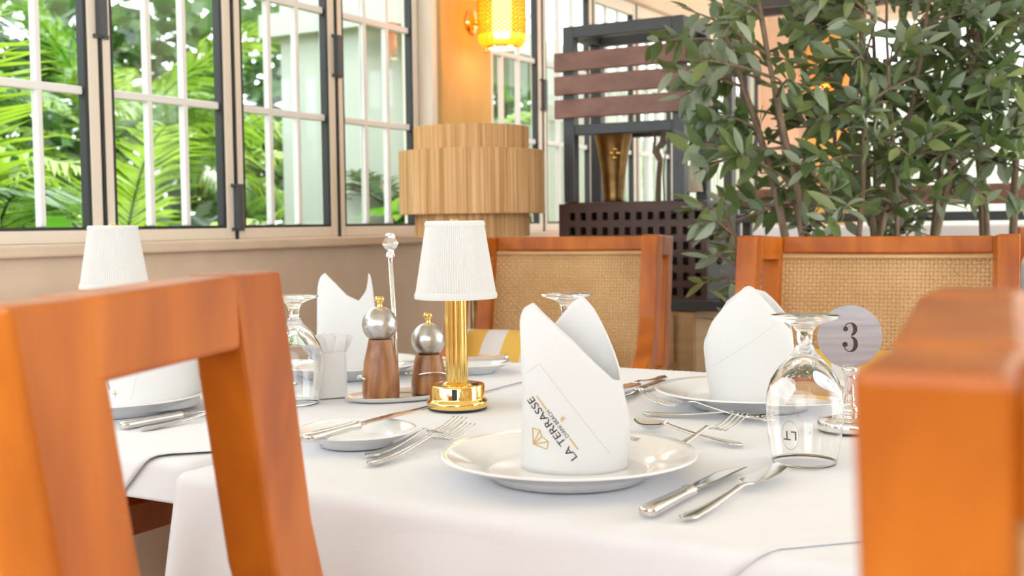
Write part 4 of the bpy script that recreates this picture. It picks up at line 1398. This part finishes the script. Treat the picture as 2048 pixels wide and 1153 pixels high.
# ------------------------------------------------------------------ garden outside the windows
gd = MB(); ubox(gd, -14, 26, -22, WALL_V - .15, -.25, -.15)
struct('ground', gd, M['lawn'])
gv = MB(); ubox(gv, -14, -4.01, WALL_V - .14, 16, -.25, -.15); ubox(gv, END_U + .21, 26, WALL_V - .14, 16, -.25, -.15); ubox(gv, -4, END_U + .2, 5.01, 16, -.25, -.15)
struct('terrace', gv, M['floor'])
rp = random.Random(5)
def frond_mesh(name, L, droop, npair, ll, lw, material):
    m = MB()
    pts = []
    for k in range(17):
        f = k / 16
        pts.append(Vector((L * f * (1 - .18 * f * droop), 0, L * (.62 * f - .62 * droop * f * f))))
    m.tube(pts, [.010 * (1 - .8 * k / 16) + .001 for k in range(17)], 5)
    for k in range(npair):
        f = .14 + .86 * k / (npair - 1)
        q = f * 16; i = min(15, int(q)); P = pts[i].lerp(pts[i + 1], q - i)
        d = (pts[i + 1] - pts[i]).normalized()
        ln = ll * math.sin(math.pi * (.18 + .74 * f)) * rp.uniform(.9, 1.1)
        for s in (-1, 1):
            side = Vector((0, s, 0))
            up = d.cross(side) * s
            dr = (d * .75 + side * .75 + Vector((0, 0, rp.uniform(-.05, .30)))).normalized()
            wv = d.cross(dr).cross(dr).normalized() * lw / 2
            tip = P + dr * ln + Vector((0, 0, -.30 * ln))
            mid = P + dr * ln * .5 + Vector((0, 0, -.02 * ln))
            m.add([P - wv * .4, P + wv * .4, mid + wv, mid - wv, tip], [(0, 1, 2, 3), (3, 2, 4)])
    return m.mesh(name, material, True)
FR = [frond_mesh('frond', 1.9, .75, 46, .52, .036, M['palm']), frond_mesh('frond', 1.7, .95, 42, .46, .032, M['palm2']),
      frond_mesh('frond', 2.2, .6, 50, .60, .040, M['palm']), frond_mesh('frond', 1.5, .8, 38, .50, .044, M['palm2'])]
def palm(label, a, w, h, nf, sel, scale=1.0):
    P = W(a, WALL_V - w, -.15)
    t = thing('palm', label, 'palm', P, rp.uniform(0, 6.28), 'garden palms outside the windows')
    MB().tube([(0, 0, 0), (.03, .02, h * .5), (0, 0, h)], [.06, .05, .045], 8).build('trunk', M['bark'], t, smooth=True)
    for k in range(nf):
        o = link('frond', FR[sel[k % len(sel)]], t)
        az = 2 * math.pi * k / nf * 2.4 + rp.uniform(-.3, .3)
        el = rp.uniform(-.55, .75)
        o.rotation_euler = (rp.uniform(-.25, .25), -el + .12, az)
        o.location = (0, 0, h - .02 * k * (h > .6))
        s = scale * rp.uniform(.8, 1.1)
        o.scale = (s, s, s)
    return t
PL = [(-.3, 2.8, .9, 17, (0, 3, 2)), (1.1, 1.9, .6, 16, (1, 3), .8), (2.3, 2.4, .75, 18, (2, 0, 1)), (3.5, 1.9, .5, 14, (3, 1), .8),
      (.6, 3.6, 1.2, 18, (0, 1, 2)), (2.2, 3.9, 1.3, 18, (2, 1)), (4.2, 3.6, .9, 16, (0, 1)), (-1.6, 3.0, 1.0, 18, (0, 1)), (5.6, 2.3, .8, 14, (0, 3), .8),
      (8.3, 2.6, .9, 14, (2, 0), .8), (1.2, 5.4, 2.1, 20, (2, 1)), (3.6, 5.8, 2.3, 20, (0, 1)), (-.9, 5.4, 1.9, 20, (2, 1)), (6.0, 5.7, 2.0, 20, (0, 2)), (10.0, 5.4, 1.6, 16, (0, 2)), (4.7, 1.75, .5, 15, (3, 0), .72), (6.9, 1.9, .6, 15, (0, 3), .75)]
PN = ['palm right outside the leftmost windows, fronds bright in the sun', 'dark low palm close outside the second left window', 'palm with long upright fronds outside the middle windows', 'low palm outside the window left of the pillar',
      'pale green palm standing in the second row at the left', 'palm in the second row behind the middle windows', 'palm in the second row behind the raffia lamp', 'palm outside at the far left picture edge', 'palm seen right of the pillar behind the raffia lamp',
      'palm seen between the slats of the divider', 'tall palm farthest back at the left', 'tall palm farthest back behind the middle windows', 'tall palm farthest back at the left picture edge', 'tall palm farthest back behind the pillar', 'tall palm far off beyond the right windows', 'small palm close outside the windows right of the pillar', 'small palm close outside the windows behind the divider']
for q, nm in zip(PL, PN):
    palm(nm, *q)
# broad leaved shrubs low down outside
def blade(name, L, w, material):
    return leaf_mesh(name, L, w, material, .25)
BL = [blade('leaf', .20, .12, M['broad']), blade('leaf', .26, .10, M['broad']), blade('leaf', .16, .10, M['palm2'])]
def shrub(label, a, w, h, n, rad):
    P = W(a, WALL_V - w, -.15)
    t = thing('broad_leaf_shrub', label, 'shrub', P, 0, 'broad leaved shrubs outside the windows')
    for s in range(6):
        an = rp.uniform(0, 6.28)
        MB().tube([(0, 0, 0), (math.cos(an) * rad * .4, math.sin(an) * rad * .4, h * .6), (math.cos(an) * rad * .7, math.sin(an) * rad * .7, h * .95)], [.015, .010, .005], 6).build('stem', M['bark'], t, smooth=True)
    for k in range(n):
        an = rp.uniform(0, 6.28); r = rad * rp.uniform(.2, 1) ; z = h * rp.uniform(.35, 1.0)
        o = link('leaf', BL[rp.randrange(3)], t)
        o.location = (math.cos(an) * r, math.sin(an) * r, z)
        o.rotation_euler = (rp.uniform(-.5, .5), rp.uniform(-.5, .6), an + rp.uniform(-.6, .6))
    return t
shrub('bright broad leaved shrub close outside the leftmost windows', .35, 1.0, 1.25, 70, .42)
shrub('broad leaved shrub close outside the middle windows', 1.55, 1.0, 1.20, 60, .40)
shrub('broad leaved shrub outside the window left of the pillar', 2.75, 1.0, 1.22, 60, .42)
shrub('broad leaved shrub outside behind the raffia lamp', 4.3, 1.15, 1.5, 70, .5)
# white garden building, fence
gb = thing('garden_building', 'white rendered building with a flat roof beyond the palms', 'building', W(6.2, -4.6, -.15))
def GB(u0, u1, v0, v1, z0, z1, nm, mt):
    m = MB(); ubox(m, u0, u1, v0, v1, z0, z1); m.v = [tuple(Vector(p) - gb.location) for p in m.v]
    return m.build(nm, mt, gb)
GB(5.0, 5.9, -4.2, -3.5, -.15, 2.8, 'wall', M['garden_white'])
GB(5.9, 11.5, -4.2, -3.9, -.15, 1.9, 'wall', M['garden_white'])
GB(4.9, 11.6, -4.3, -3.2, 2.3, 2.45, 'roof', M['garden_white'])
fe = thing('picket_fence', 'white picket fence outside the windows behind the divider', 'fence', W(6.0, -2.5, -.15))
def FE(u0, u1, v0, v1, z0, z1, nm):
    m = MB(); ubox(m, u0, u1, v0, v1, z0, z1); m.v = [tuple(Vector(p) - fe.location) for p in m.v]
    return m.build(nm, M['garden_white'], fe)
for k in range(34):
    FE(5.6 + k * .20, 5.69 + k * .20, -2.52, -2.48, -.15, 2.1, 'picket')
FE(5.5, 12.4, -2.48, -2.45, .3, .4, 'fence_rail'); FE(5.5, 12.4, -2.48, -2.45, 1.7, 1.8, 'fence_rail')
# garden wall beyond the end windows
gw = MB(); ubox(gw, 11.5, 11.8, -3.0, 14, -.15, 2.6)
o = gw.build('garden_wall', M['garden_white']); tag(o, 'white garden wall beyond the far end windows', 'wall')

# dense leafy hedge closing the garden
hg = MB()
for k in range(13000):
    P = W(rp.uniform(-9, 20), -1.35 - rp.uniform(8.2, 9.6), 0)
    z = rp.uniform(-.1, 5.2) * rp.uniform(.6, 1)
    x = Vector((rp.gauss(0, 1), rp.gauss(0, 1), rp.gauss(-.3, .6))).normalized()
    y = x.cross(Vector((rp.gauss(0, 1), rp.gauss(0, 1), rp.gauss(0, 1)))).normalized()
    L = rp.uniform(.30, .60); w_ = L * .22
    o_ = Vector((P.x, P.y, z))
    hg.add([o_, o_ + x * L * .5 + y * w_, o_ + x * L, o_ + x * L * .5 - y * w_], [(0, 1, 2, 3)])
o = hg.build('hedge', M['palm2']); tag(o, 'dense sunlit green hedge closing off the garden behind the palms', 'hedge', kind='stuff')
